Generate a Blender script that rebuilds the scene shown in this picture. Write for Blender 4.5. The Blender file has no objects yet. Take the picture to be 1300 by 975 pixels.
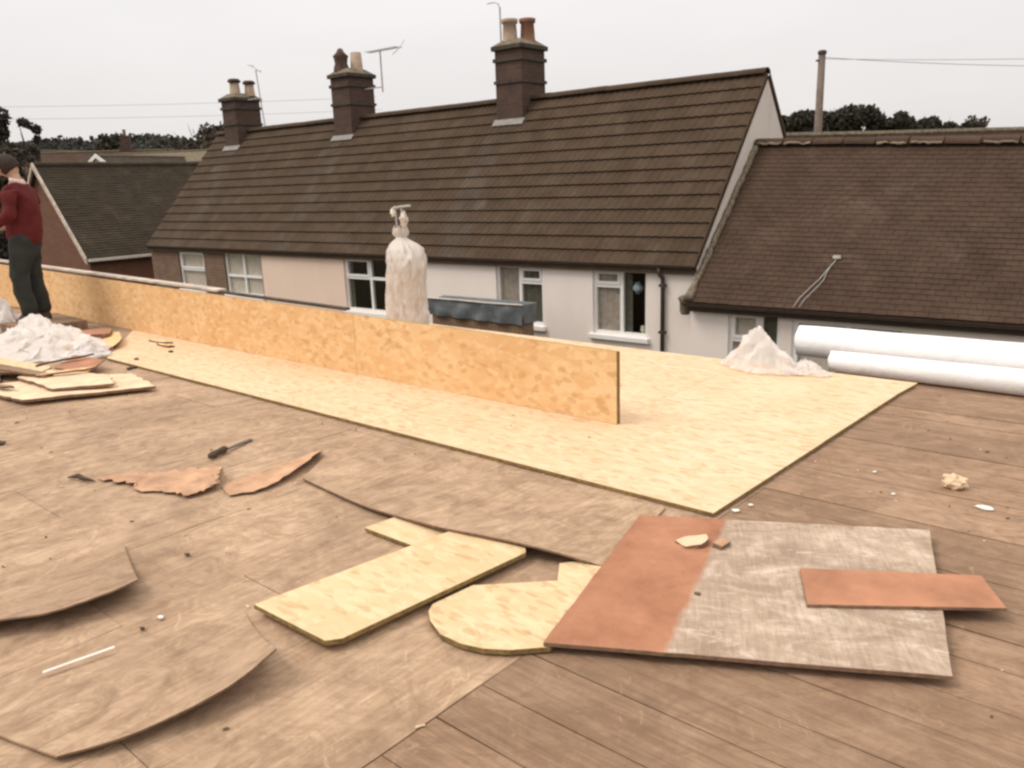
import bpy, bmesh, math, random
from mathutils import Vector, Matrix, noise, Euler
R = math.radians
rnd = random.Random(11)
S = bpy.context.scene
COL = S.collection

# ---------------------------------------------------------------- camera
cam_d = bpy.data.cameras.new('camera'); cam = bpy.data.objects.new('camera', cam_d); COL.objects.link(cam)
S.camera = cam
pitch, roll = R(14.0), R(2.1)
fw = Vector((0, math.cos(pitch), -math.sin(pitch))); rt = Vector((1, 0, 0)); up = rt.cross(fw)
rt2 = rt*math.cos(roll) - up*math.sin(roll); up2 = up*math.cos(roll) + rt*math.sin(roll)
M = Matrix((rt2, up2, -fw)).transposed().to_4x4(); M.translation = Vector((0, 0, 1.45))
cam.matrix_world = M
cam_d.sensor_width = 36; cam_d.lens = 36*1030/1300; cam_d.clip_start = .05; cam_d.clip_end = 3000
S.render.resolution_x = 1024; S.render.resolution_y = 768
S.render.engine = 'CYCLES'
S.cycles.filter_width = 2.6
# ---------------------------------------------------------------- sky and light
SUN_EL, SUN_AZ = R(52), R(-98)       # azimuth from +Y, clockwise seen from above: the light comes from the left
w = bpy.data.worlds.new('World'); S.world = w; w.use_nodes = True
nt = w.node_tree; N = nt.nodes; Lk = nt.links; N.clear()
out = N.new('ShaderNodeOutputWorld'); bg = N.new('ShaderNodeBackground'); Lk.new(bg.outputs[0], out.inputs[0])
sky = N.new('ShaderNodeTexSky'); sky.sky_type = 'NISHITA'; sky.sun_disc = False
sky.sun_elevation = SUN_EL; sky.sun_rotation = SUN_AZ; sky.dust_density = 4; sky.air_density = 1
tc = N.new('ShaderNodeTexCoord'); sep = N.new('ShaderNodeSeparateXYZ'); Lk.new(tc.outputs['Generated'], sep.inputs[0])
cl = N.new('ShaderNodeValToRGB')    # overcast cloud layer: brighter towards the zenith
cr = cl.color_ramp; cr.elements[0].position = 0; cr.elements[0].color = (6.7, 6.4, 6.25, 1)
cr.elements[1].position = .9; cr.elements[1].color = (14.6, 13.8, 12.8, 1)
e = cr.elements.new(.22); e.color = (8.1, 7.85, 7.75, 1)
Lk.new(sep.outputs[2], cl.inputs[0])
ns = N.new('ShaderNodeTexNoise'); ns.inputs['Scale'].default_value = 2.2; ns.inputs['Detail'].default_value = 5
mp = N.new('ShaderNodeMapping'); mp.inputs['Scale'].default_value = (1, 1, 3.5)
Lk.new(tc.outputs['Generated'], mp.inputs[0]); Lk.new(mp.outputs[0], ns.inputs[0])
mr = N.new('ShaderNodeMapRange'); mr.inputs[1].default_value = .3; mr.inputs[2].default_value = .7
mr.inputs[3].default_value = .95; mr.inputs[4].default_value = 1.04; Lk.new(ns.outputs[0], mr.inputs[0])
mul = N.new('ShaderNodeVectorMath'); mul.operation = 'SCALE'; Lk.new(cl.outputs[0], mul.inputs[0]); Lk.new(mr.outputs[0], mul.inputs[3])
mx = N.new('ShaderNodeMixRGB'); mx.inputs[0].default_value = .94
Lk.new(sky.outputs[0], mx.inputs[1]); Lk.new(mul.outputs[0], mx.inputs[2]); Lk.new(mx.outputs[0], bg.inputs[0])
bg.inputs[1].default_value = .12
sd = bpy.data.lights.new('sun', 'SUN'); sd.energy = 1.7; sd.angle = R(22); sd.color = (1, .92, .83)
sun = bpy.data.objects.new('sun', sd); COL.objects.link(sun)
sdir = Vector((math.sin(SUN_AZ)*math.cos(SUN_EL), math.cos(SUN_AZ)*math.cos(SUN_EL), math.sin(SUN_EL)))
sun.rotation_euler = sdir.to_track_quat('Z', 'Y').to_euler(); sun.location = (0, 0, 30)
S.view_settings.view_transform = 'Standard'; S.view_settings.look = 'None'; S.view_settings.gamma = 1
S.view_settings.use_curve_mapping = False; S.view_settings.exposure = 0

# ---------------------------------------------------------------- frames of the place
DA = R(138.66 - 180)                 # deck frame: x to the right along the roof edge, y towards the cottages
dx = Vector((math.cos(DA), math.sin(DA), 0)); dy = Vector((-math.sin(DA), math.cos(DA), 0))
def D(x, y, z=0): return dx*x + dy*y + Vector((0, 0, z))
HA = R(141.013 - 180)                # terrace frame: x to the right along the cottage fronts, y behind them
hx = Vector((math.cos(HA), math.sin(HA), 0)); hy = Vector((-math.sin(HA), math.cos(HA), 0))
HB = Vector((2.9056, 12.5, 0))
def Hh(x, y, z=0): return HB + hx*x + hy*y + Vector((0, 0, z))
GZ = -2.3

# ---------------------------------------------------------------- helpers
class MB:
    def __init__(s): s.v = []; s.f = []; s.m = []
    def add(s, vs, fs, m=0):
        b = len(s.v); s.v += [tuple(v) for v in vs]
        for f in fs: s.f.append(tuple(i+b for i in f)); s.m.append(m)
        return s
    def box(s, x0, x1, y0, y1, z0, z1, m=0, mx=None):
        vs = [Vector((x, y, z)) for z in (z0, z1) for y in (y0, y1) for x in (x0, x1)]
        if mx is not None: vs = [mx @ v for v in vs]
        return s.add(vs, [(0, 2, 3, 1), (4, 5, 7, 6), (0, 1, 5, 4), (2, 6, 7, 3), (0, 4, 6, 2), (1, 3, 7, 5)], m)
    def prism(s, poly, z0, z1, m=0, mside=None, zt=None):
        """outline (ccw) pushed up from z0 to z1; zt(x,y) adds height"""
        n = len(poly); g = zt or (lambda x, y: 0)
        a = sum(poly[i][0]*poly[(i+1) % n][1]-poly[(i+1) % n][0]*poly[i][1] for i in range(n))
        if a < 0: poly = poly[::-1]
        vs = [(p[0], p[1], z0+g(p[0], p[1])) for p in poly] + [(p[0], p[1], z1+g(p[0], p[1])) for p in poly]
        s.add(vs, [tuple(range(n))[::-1], tuple(range(n, 2*n))], m)
        b = len(s.v)-2*n
        for i in range(n):
            j = (i+1) % n; s.f.append((b+i, b+j, b+n+j, b+n+i)); s.m.append(m if mside is None else mside)
        return s
    def tube(s, pts, r, n=8, m=0, cap=True):
        pts = [Vector(p) for p in pts]; rs = r if isinstance(r, (list, tuple)) else [r]*len(pts)
        vs = []; prev = None
        for i, p in enumerate(pts):
            t = (pts[min(i+1, len(pts)-1)]-pts[max(i-1, 0)]).normalized()
            if prev is None:
                a = Vector((0, 0, 1)) if abs(t.z) < .9 else Vector((1, 0, 0)); u = t.cross(a).normalized()
            else: u = (prev - t*prev.dot(t)).normalized()
            prev = u; q = t.cross(u)
            for k in range(n):
                an = 2*math.pi*k/n; vs.append(p+(u*math.cos(an)+q*math.sin(an))*rs[i])
        fs = []
        for i in range(len(pts)-1):
            for k in range(n):
                a = i*n+k; b = i*n+(k+1) % n; fs.append((a, b, b+n, a+n))
        if cap: fs += [tuple(range(n))[::-1], tuple(range((len(pts)-1)*n, len(pts)*n))]
        return s.add(vs, fs, m)
    def lathe(s, prof, c=(0, 0, 0), n=16, m=0):
        vs = [(c[0]+r*math.cos(2*math.pi*k/n), c[1]+r*math.sin(2*math.pi*k/n), c[2]+z) for r, z in prof for k in range(n)]
        fs = [(i*n+k, i*n+(k+1) % n, (i+1)*n+(k+1) % n, (i+1)*n+k) for i in range(len(prof)-1) for k in range(n)]
        return s.add(vs, fs, m)
    def mesh(s, name, mats, smooth=False):
        me = bpy.data.meshes.new(name); me.from_pydata(s.v, [], s.f)
        for m in (mats if isinstance(mats, (list, tuple)) else [mats]): me.materials.append(m)
        me.polygons.foreach_set('material_index', s.m)
        if smooth: me.polygons.foreach_set('use_smooth', [True]*len(s.f))
        me.update(); return me
    def obj(s, name, mats, parent=None, smooth=False, loc=(0, 0, 0), rot=(0, 0, 0)):
        return link(name, s.mesh(name, mats, smooth), parent, loc, rot)
def link(name, data, parent=None, loc=(0, 0, 0), rot=(0, 0, 0)):
    o = bpy.data.objects.new(name, data); COL.objects.link(o); o.location = loc; o.rotation_euler = rot
    if parent: o.parent = parent
    return o
def tag(o, label=None, cat=None, group=None, kind=None):
    if label: o['label'] = label
    if cat: o['category'] = cat
    if group: o['group'] = group
    if kind: o['kind'] = kind
    return o
def empty(name, loc, rz, label=None, cat=None, group=None, kind=None):
    o = link(name, None, None, loc, (0, 0, rz)); o.empty_display_size = .2
    return tag(o, label, cat, group, kind)
def bevel(o, w=.003, seg=1):
    m = o.modifiers.new('edge', 'BEVEL'); m.width = w; m.segments = seg; m.limit_method = 'ANGLE'; m.angle_limit = R(50); return o

# ---------------------------------------------------------------- materials
def mat(name, rough=.8, spec=.3):
    m = bpy.data.materials.new(name); m.use_nodes = True; t = m.node_tree
    b = t.nodes['Principled BSDF']; b.inputs['Roughness'].default_value = rough; b.inputs['Specular IOR Level'].default_value = spec
    return m, t, b
def nd(t, typ, **k):
    n = t.nodes.new(typ)
    for a, v in k.items():
        if a in n.inputs.keys(): n.inputs[a].default_value = v
        else: setattr(n, a, v)
    return n
def ramp(t, src, stops):
    r = t.nodes.new('ShaderNodeValToRGB'); el = r.color_ramp.elements
    while len(el) < len(stops): el.new(.5)
    for e, (p, c) in zip(el, stops): e.position = p; e.color = (*c, 1) if len(c) == 3 else c
    t.links.new(src, r.inputs[0]); return r.outputs[0]
def coords(t, scale=(1, 1, 1), world=False, rot=(0, 0, 0), rand=True):
    if world:
        src = nd(t, 'ShaderNodeNewGeometry').outputs['Position']
    else:
        src = nd(t, 'ShaderNodeTexCoord').outputs['Object']
        if rand:
            oi = nd(t, 'ShaderNodeObjectInfo'); ml = nd(t, 'ShaderNodeMath', operation='MULTIPLY'); ml.inputs[1].default_value = 61.7
            t.links.new(oi.outputs['Random'], ml.inputs[0]); ad = nd(t, 'ShaderNodeVectorMath', operation='ADD')
            t.links.new(src, ad.inputs[0]); t.links.new(ml.outputs[0], ad.inputs[1]); src = ad.outputs[0]
    mp = nd(t, 'ShaderNodeMapping'); mp.inputs['Scale'].default_value = scale; mp.inputs['Rotation'].default_value = rot
    t.links.new(src, mp.inputs[0]); return mp.outputs[0]
def noi(t, co, scale, detail=5, rough=.6, dist=0):
    n = nd(t, 'ShaderNodeTexNoise'); n.inputs['Scale'].default_value = scale; n.inputs['Detail'].default_value = detail
    n.inputs['Roughness'].default_value = rough; n.inputs['Distortion'].default_value = dist; t.links.new(co, n.inputs['Vector']); return n.outputs['Fac']
def mix(t, a, b, f, typ='MIX'):
    m = nd(t, 'ShaderNodeMixRGB', blend_type=typ)
    for i, v in ((0, f), (1, a), (2, b)):
        if isinstance(v, (int, float)): m.inputs[i].default_value = v
        elif isinstance(v, (tuple, list)): m.inputs[i].default_value = (*v, 1)
        else: t.links.new(v, m.inputs[i])
    return m.outputs[0]
def bump(t, b, h, st=.3, dist=.01):
    n = nd(t, 'ShaderNodeBump'); n.inputs['Strength'].default_value = st; n.inputs['Distance'].default_value = dist
    t.links.new(h, n.inputs['Height']); t.links.new(n.outputs[0], b.inputs['Normal'])
def setc(t, b, c): t.links.new(c, b.inputs['Base Color'])
def simple(name, c, rough=.7, spec=.3, var=.18, scale=6, bst=.15, metal=0):
    m, t, b = mat(name, rough, spec); co = coords(t)
    f = noi(t, co, scale, 6)
    col = ramp(t, f, [(.3, tuple(x*(1-var) for x in c)), (.7, tuple(min(1, x*(1+var)) for x in c))])
    setc(t, b, col); bump(t, b, f, bst); b.inputs['Metallic'].default_value = metal; return m
def rand_tint(t, c, lo, hi):
    oi = nd(t, 'ShaderNodeObjectInfo'); r = nd(t, 'ShaderNodeMapRange'); r.inputs[3].default_value = lo; r.inputs[4].default_value = hi
    t.links.new(oi.outputs['Random'], r.inputs[0]); h = nd(t, 'ShaderNodeVectorMath', operation='SCALE')
    t.links.new(c, h.inputs[0]); t.links.new(r.outputs[0], h.inputs[3]); return h.outputs[0]

def wood(name, dark, midc, light, along='x', dirt=(.15, .092, .056), tint=(.86, 1.12), grain=1., pale=(.62, .5, .4), pal=.0):
    m, t, b = mat(name, .85, .2)
    sc = (.9, 13, 13) if along == 'x' else (13, .9, 13)
    g1 = noi(t, coords(t, sc), 2.2*grain, 7, .65, .6)
    sc2 = (4, 60, 60) if along == 'x' else (60, 4, 60)
    g2 = noi(t, coords(t, sc2), 1.6*grain, 4, .6)
    c = ramp(t, g1, [(.25, dark), (.5, midc), (.75, light)])
    c2 = ramp(t, g2, [(.3, (.72, .72, .72)), (.62, (1.1, 1.1, 1.1))])
    c = mix(t, c, c2, .75, 'MULTIPLY')
    c = rand_tint(t, c, *tint)
    wd = coords(t, (1, 1, 1), True)
    st = ramp(t, noi(t, wd, 1.15, 6, .68, .8), [(.36, (0, 0, 0)), (.66, (1, 1, 1))])
    c = mix(t, c, mix(t, c, (*dirt,), .42), st)
    md_ = ramp(t, noi(t, coords(t, (1, 1, 1), True, (0, 0, .7)), 5.5, 7, .75, 1.6), [(.43, (0, 0, 0)), (.64, (1, 1, 1))])
    c = mix(t, c, mix(t, c, (*dirt,), .52), md_)
    wr_ = ramp(t, noi(t, coords(t, (1.2, 4.5, 1), True, (0, 0, .1)), 4.2, 5, .7, 1.4), [(.55, (0, 0, 0)), (.63, (.6,)*3)])
    c = mix(t, c, tuple(x*.78 for x in dark), wr_)
    lt_ = ramp(t, noi(t, coords(t, (2.2, 1, 1), True, (0, 0, 1.1)), 7.5, 6, .75, 1.), [(.60, (0, 0, 0)), (.70, (.35,)*3)])
    c = mix(t, c, tuple(min(1, x*1.35) for x in light), lt_)
    if pal > 0:
        ps = ramp(t, noi(t, coords(t, (1, 1, 1), True, (0, 0, .6)), 2.6, 7, .7, 1.2), [(.5, (0, 0, 0)), (.72, (pal, pal, pal))])
        c = mix(t, c, pale, ps)
    sp = ramp(t, noi(t, wd, 16, 3, .6), [(.69, (0, 0, 0)), (.75, (1, 1, 1))])
    c = mix(t, c, tuple(x*.8 for x in dirt), mix(t, (0, 0, 0), sp, .4))
    setc(t, b, c); bump(t, b, mix(t, g1, g2, .5), .55, .008); return m
M_plank = wood('weathered plank', (.245, .148, .093), (.34, .217, .14), (.425, .285, .19), tint=(.80, 1.13), pal=.3, pale=(.46, .32, .22))
M_ply = wood('weathered plywood', (.37, .242, .155), (.475, .328, .217), (.56, .405, .278), along='y', tint=(.95, 1.05), pal=.4, pale=(.56, .40, .28), grain=.8)
M_plyedge = simple('plywood edge', (.2, .125, .08), .9, .2, .35, 30)

def osb(name, A, B_, C_, dk, contrast=1.):
    m, t, b = mat(name, .75, .25)
    wob = coords(t)
    wn_ = nd(t, 'ShaderNodeTexNoise'); wn_.inputs['Scale'].default_value = 9; wn_.inputs['Detail'].default_value = 4; t.links.new(wob, wn_.inputs['Vector'])
    cols = []
    base = ramp(t, noi(t, wob, 1.6, 4, .6, .5), [(.3, A), (.55, B_), (.8, C_)])
    for i, (ang, sc) in enumerate(((.3, (13, 34, 24)), (1.5, (11, 30, 20)), (-.7, (15, 42, 27)))):
        v = nd(t, 'ShaderNodeTexVoronoi'); v.inputs['Scale'].default_value = 1.15
        va = nd(t, 'ShaderNodeVectorMath', operation='MULTIPLY_ADD'); va.inputs[1].default_value = (1.1, 1.1, 1.1); t.links.new(wn_.outputs['Color'], va.inputs[0]); t.links.new(coords(t, sc, rot=(ang*.8, ang*.5, ang)), va.inputs[2]); t.links.new(va.outputs[0], v.inputs['Vector'])
        s3 = nd(t, 'ShaderNodeSeparateColor'); t.links.new(v.outputs['Color'], s3.inputs[0])
        cols.append((s3.outputs[i], v.outputs['Distance']))
    c = mix(t, base, C_, ramp(t, cols[0][0], [(.45, (0, 0, 0)), (.75, (.75*contrast,)*3)]))
    c = mix(t, c, A, ramp(t, cols[1][0], [(.5, (0, 0, 0)), (.8, (.8*contrast,)*3)]))
    c = mix(t, c, dk, ramp(t, cols[2][0], [(.84, (0, 0, 0)), (.93, (.5*contrast,)*3)]))
    blot = ramp(t, noi(t, wob, 5.5, 5, .7, 1.), [(.6, (0, 0, 0)), (.74, (.65*contrast,)*3)])
    c = mix(t, c, dk, blot)
    fl_ = ramp(t, noi(t, coords(t, (1.6, 11, 11), rot=(0, 0, .25)), 3.2, 4, .6, .4), [(.64, (0, 0, 0)), (.72, (.7*contrast,)*3)])
    c = mix(t, c, dk, fl_)
    setc(t, b, c); bump(t, b, mix(t, cols[0][0], cols[1][0], .5), .25, .003); return m
M_osbflat = osb('pale strand board', (.62, .435, .265), (.68, .495, .32), (.73, .55, .38), (.40, .235, .10), .8)
M_osbup = osb('golden strand board', (.67, .40, .185), (.74, .48, .24), (.79, .56, .32), (.46, .25, .10), .8)
M_osbnew = osb('cream strand board', (.59, .425, .24), (.65, .485, .29), (.70, .54, .345), (.38, .24, .11), .85)
M_osbedge = simple('strand board edge', (.22, .15, .06), .9, .2, .4, 40, .4)  # browner board edge, with some of the edge shading painted into the colour

def tiles_mat(name, a, b_, c_, lich, mossc, amt):
    m, t, b = mat(name, .9, .2); co = coords(t, (1, 1, 1), True)
    c = ramp(t, noi(t, co, 2.4, 6, .65), [(.3, a), (.5, b_), (.72, c_)])
    c = rand_tint(t, c, .9, 1.1)
    fine = ramp(t, noi(t, co, 28, 4, .7), [(.3, (.72, .72, .72)), (.65, (1.15, 1.15, 1.15))])
    c = mix(t, c, fine, .7, 'MULTIPLY')
    c = mix(t, c, lich, ramp(t, noi(t, co, 1.1, 7, .75, .6), [(.54, (0, 0, 0)), (.7, (amt,)*3)]))
    c = mix(t, c, mossc, ramp(t, noi(t, coords(t, (1, 1, .7), True), 3.1, 7, .75), [(.6, (0, 0, 0)), (.72, (amt*.8,)*3)]))
    setc(t, b, c); bump(t, b, noi(t, co, 40, 4), .3, .004); return m
M_tile = tiles_mat('brown concrete tile', (.054, .034, .020), (.066, .043, .027), (.08, .053, .035), (.11, .085, .062), (.068, .056, .03), .4)
M_tile_pale = tiles_mat('rain-washed pale tile', (.058, .041, .028), (.071, .051, .036), (.088, .066, .048), (.14, .115, .09), (.07, .06, .035), .4)
M_clay = tiles_mat('old clay tile', (.054, .031, .021), (.068, .041, .028), (.084, .053, .037), (.13, .095, .072), (.09, .072, .042), .45)
M_clay2 = tiles_mat('mossy dark tile', (.042, .031, .021), (.052, .039, .027), (.068, .052, .036), (.11, .09, .062), (.06, .05, .028), .45)
M_moss = simple('moss and mortar', (.17, .14, .1), .95, .1, .5, 14, .8)
M_mortar = simple('pale ridge mortar', (.23, .185, .14), .95, .1, .4, 9, .5)
M_lead = simple('lead flashing', (.2, .185, .172), .55, .4, .2, 10)

def render_mat(name, c, d):
    m, t, b = mat(name, .92, .15); co = coords(t, (1, 1, 1), True)
    col = ramp(t, noi(t, co, .9, 5), [(.3, tuple(x*.93 for x in c)), (.7, c)])
    st = ramp(t, noi(t, coords(t, (1, 1, .25), True), 3.2, 6, .7), [(.5, (0, 0, 0)), (.8, (.5,)*3)])
    setc(t, b, mix(t, col, d, st)); bump(t, b, noi(t, co, 60, 3), .35, .004); return m
M_white = render_mat('white render', (.82, .745, .69), (.70, .61, .55))
M_peach = render_mat('peach render', (.77, .60, .49), (.68, .52, .42))
M_gable = render_mat('weathered white gable', (.68, .61, .56), (.42, .35, .3))
def brick_mat(name, a, b_, mo, rot=(0, 0, 0), sc=1., world=False, soot=.4):
    m, t, b = mat(name, .9, .2)
    src = nd(t, 'ShaderNodeTexCoord').outputs['Object']
    sx = nd(t, 'ShaderNodeSeparateXYZ'); t.links.new(src, sx.inputs[0])
    ad = nd(t, 'ShaderNodeMath', operation='ADD'); t.links.new(sx.outputs[0], ad.inputs[0]); t.links.new(sx.outputs[1], ad.inputs[1])
    cb = nd(t, 'ShaderNodeCombineXYZ'); t.links.new(ad.outputs[0], cb.inputs[0]); t.links.new(sx.outputs[2], cb.inputs[1])
    br = nd(t, 'ShaderNodeTexBrick'); br.inputs['Scale'].default_value = 1.; br.inputs['Brick Width'].default_value = .225; br.inputs['Row Height'].default_value = .075
    br.inputs['Mortar Size'].default_value = .009; br.inputs['Color1'].default_value = (*a, 1); br.inputs['Color2'].default_value = (*b_, 1); br.inputs['Mortar'].default_value = (*mo, 1)
    t.links.new(cb.outputs[0], br.inputs['Vector'])
    c = mix(t, br.outputs['Color'], (.05, .038, .03), ramp(t, noi(t, src, 2.3, 6, .7), [(.4, (0, 0, 0)), (.7, (soot,)*3)]))
    setc(t, b, c); bump(t, b, br.outputs['Fac'], -.5, .008); return m
M_brick = brick_mat('old brown brick', (.17, .098, .066), (.21, .125, .083), (.2, .16, .125))
M_redbrick = brick_mat('red brick', (.155, .066, .042), (.19, .085, .052), (.16, .105, .08), soot=.25)
M_chim = brick_mat('sooty chimney brick', (.078, .046, .036), (.11, .062, .046), (.09, .07, .06), soot=.7)
M_band = simple('sooty corbel stone', (.07, .055, .045), .9, .2, .4, 12, .5)
M_pvc = simple('white plastic frame', (.80, .79, .77), .4, .4, .04, 3, .02)
M_agedwhite = simple('aged white paint', (.58, .52, .46), .7, .3, .15, 8)
M_brown = simple('dark brown plastic', (.055, .036, .026), .5, .4, .25, 8)
M_timberw = simple('flaking painted timber', (.5, .42, .35), .8, .2, .35, 5)
M_dark = simple('dim interior', (.06, .052, .046), .95, .1, .3, 2)  # dark colour stands in for the shade inside the rooms
M_curt = simple('net curtain', (.55, .50, .46), .95, .1, .2, 12)
M_curtl = simple('pale blind', (.84, .79, .74), .95, .1, .1, 6)
M_curtg = simple('grey green curtain', (.16, .17, .145), .95, .1, .3, 10)
def glass():
    m = bpy.data.materials.new('window glass'); m.use_nodes = True; t = m.node_tree; t.nodes.clear()
    o = nd(t, 'ShaderNodeOutputMaterial'); mxs = nd(t, 'ShaderNodeMixShader'); tr = nd(t, 'ShaderNodeBsdfTransparent'); gl = nd(t, 'ShaderNodeBsdfGlossy')
    tr.inputs[0].default_value = (.90, .89, .87, 1); gl.inputs['Roughness'].default_value = .03
    fr = nd(t, 'ShaderNodeLayerWeight'); fr.inputs['Blend'].default_value = .5; pw = nd(t, 'ShaderNodeMath', operation='POWER'); pw.inputs[1].default_value = 4.5; t.links.new(fr.outputs['Facing'], pw.inputs[0])
    ad = nd(t, 'ShaderNodeMath', operation='MULTIPLY_ADD'); ad.inputs[1].default_value = .8; ad.inputs[2].default_value = .04; t.links.new(pw.outputs[0], ad.inputs[0])
    t.links.new(ad.outputs[0], mxs.inputs[0]); t.links.new(tr.outputs[0], mxs.inputs[1]); t.links.new(gl.outputs[0], mxs.inputs[2]); t.links.new(mxs.outputs[0], o.inputs[0]); return m
M_glass = glass()
M_metal = simple('dull aluminium', (.4, .39, .38), .5, .5, .15, 10)
M_potc = simple('cream clay pot', (.38, .28, .21), .8, .3, .2, 6)
M_pott = simple('terracotta pot', (.24, .12, .08), .85, .2, .35, 6)
M_potd = simple('blackened clay', (.09, .055, .045), .9, .2, .4, 9)
M_pole = simple('creosoted pole', (.17, .135, .11), .9, .2, .25, 4)
M_cable = simple('black cable', (.1, .1, .1), .7, .3, .1)
def plastic(name, c, tr, rough=.35, clear=0.):
    m, t, b = mat(name, rough, .5); co = coords(t)
    f = noi(t, co, 7, 6, .7, 1.2); setc(t, b, ramp(t, f, [(.3, tuple(x*.92 for x in c)), (.6, c)])); bump(t, b, f, .5, .02)
    o = t.nodes['Material Output']; tl = nd(t, 'ShaderNodeBsdfTranslucent'); tl.inputs[0].default_value = (*c, 1)
    ms = nd(t, 'ShaderNodeMixShader'); ms.inputs[0].default_value = tr; t.links.new(b.outputs[0], ms.inputs[1]); t.links.new(tl.outputs[0], ms.inputs[2])
    last = ms
    if clear:
        tp = nd(t, 'ShaderNodeBsdfTransparent'); m2 = nd(t, 'ShaderNodeMixShader'); lw = nd(t, 'ShaderNodeLayerWeight'); lw.inputs['Blend'].default_value = .5
        k_ = nd(t, 'ShaderNodeMapRange'); k_.inputs[1].default_value = .0; k_.inputs[2].default_value = .75; k_.inputs[3].default_value = clear*2; k_.inputs[4].default_value = clear*.15
        t.links.new(lw.outputs['Facing'], k_.inputs[0]); t.links.new(k_.outputs[0], m2.inputs[0])
        t.links.new(ms.outputs[0], m2.inputs[1]); t.links.new(tp.outputs[0], m2.inputs[2]); last = m2
    t.links.new(last.outputs[0], o.inputs[0]); return m
M_poly = plastic('crumpled clear polythene', (.92, .89, .87), .4, .22, .24)
M_roll = plastic('white polythene wrap', (.95, .94, .93), .12, .35)
M_sack = plastic('crumpled sack plastic', (.72, .655, .60), .2, .45)
M_tarp = simple('grey tarpaulin', (.115, .125, .135), .5, .4, .35, 5, .6)
def ply_two():
    """one sheet: rust-orange primer on the left third, bare pale grained veneer on the rest"""
    m, t, b = mat('part painted plywood', .8, .25)
    src = nd(t, 'ShaderNodeTexCoord').outputs['Object']
    g = noi(t, coords(t, (1.3, 2.6, 1), rot=(0, 0, .5), rand=False), 2.6, 8, .75, 1.4)
    wv = nd(t, 'ShaderNodeTexWave', wave_type='RINGS'); wv.inputs['Scale'].default_value = 2.6; wv.inputs['Distortion'].default_value = 16; wv.inputs['Detail'].default_value = 4; wv.inputs['Detail Scale'].default_value = 1.3
    t.links.new(coords(t, (1.4, .7, 1), rand=False), wv.inputs['Vector'])
    pale = ramp(t, g, [(.3, (.30, .215, .155)), (.5, (.44, .335, .255)), (.66, (.60, .49, .395))])
    pale = mix(t, pale, ramp(t, wv.outputs['Fac'], [(.2, (.8, .78, .76)), (.7, (1.08, 1.08, 1.08))]), .22, 'MULTIPLY')
    blot = ramp(t, noi(t, src, 3.3, 7, .75, .5), [(.42, (0, 0, 0)), (.66, (.8,)*3)]); pale = mix(t, pale, (.27, .19, .135), blot)
    fg = ramp(t, noi(t, coords(t, (30, 2.5, 1), rot=(0, 0, .12), rand=False), 2.5, 5, .7, .6), [(.35, (.78, .77, .76)), (.62, (1.1, 1.1, 1.1))]); pale = mix(t, pale, fg, .8, 'MULTIPLY')
    scf = ramp(t, noi(t, coords(t, (1, 2.5, 1), rot=(0, 0, .6), rand=False), 6, 7, .8, .8), [(.56, (0, 0, 0)), (.66, (.6,)*3)]); pale = mix(t, pale, (.68, .59, .50), scf)
    org = ramp(t, noi(t, src, 4, 6, .7), [(.3, (.27, .115, .062)), (.7, (.45, .215, .125))])
    org = mix(t, org, (.2, .09, .06), ramp(t, noi(t, src, 13, 4, .6), [(.66, (0, 0, 0)), (.74, (.7,)*3)]))
    sx = nd(t, 'ShaderNodeSeparateXYZ'); t.links.new(src, sx.inputs[0])
    # boundary runs a little askew across the sheet
    a = nd(t, 'ShaderNodeMath', operation='MULTIPLY'); a.inputs[1].default_value = -.225; t.links.new(sx.outputs[1], a.inputs[0])
    q = nd(t, 'ShaderNodeMath', operation='ADD'); t.links.new(sx.outputs[0], q.inputs[0]); t.links.new(a.outputs[0], q.inputs[1])
    wn = nd(t, 'ShaderNodeMath', operation='MULTIPLY_ADD'); wn.inputs[1].default_value = .05; t.links.new(noi(t, src, 6, 4), wn.inputs[0]); t.links.new(q.outputs[0], wn.inputs[2])
    k = nd(t, 'ShaderNodeMapRange'); k.inputs[1].default_value = .385; k.inputs[2].default_value = .41; t.links.new(wn.outputs[0], k.inputs[0])
    setc(t, b, mix(t, org, pale, k.outputs[0])); bump(t, b, g, .3, .004); return m
M_ply2 = ply_two()
M_orange = simple('rust orange painted ply', (.39, .18, .102), .75, .3, .24, 5, .2)
M_veneer = simple('peeled pinkish veneer', (.46, .275, .17), .8, .2, .3, 9, .3)
M_scrap = simple('pale broken timber', (.66, .5, .34), .85, .2, .18, 7, .3)
M_chalk = simple('white chip', (.74, .7, .64), .85, .2, .12, 12, .3)
M_darkwood = simple('dark stained wood', (.075, .052, .036), .8, .3, .4, 12, .3)
M_bark = simple('bark', (.09, .07, .055), .95, .1, .35, 8, .6)
def leafm(name, a, b_, c_):
    m, t, b = mat(name, .9, .1); co = coords(t, (1, 1, 1), True)
    c = ramp(t, noi(t, co, .9, 5, .7), [(.32, a), (.5, b_), (.7, c_)]); setc(t, b, c)
    return m
M_leafd = leafm('dark evergreen leaves', (.034, .032, .024), (.055, .05, .038), (.08, .072, .056))
M_leafb = leafm('brownish autumn leaves', (.045, .036, .029), (.07, .056, .044), (.105, .086, .068))
M_leafw = leafm('wooded hillside leaves', (.045, .045, .038), (.06, .06, .05), (.085, .08, .068))
def ground_mat():
    m, t, b = mat('rough grass and earth', .95, .1); co = coords(t, (1, 1, 1), True)
    c = ramp(t, noi(t, co, .05, 8, .7), [(.35, (.055, .06, .03)), (.5, (.09, .08, .045)), (.68, (.13, .1, .07))])
    setc(t, b, mix(t, c, (.12, .1, .08), ramp(t, noi(t, co, 1.3, 5), [(.45, (0, 0, 0)), (.65, (.5,)*3)]))); return m
M_ground = ground_mat()
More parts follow.
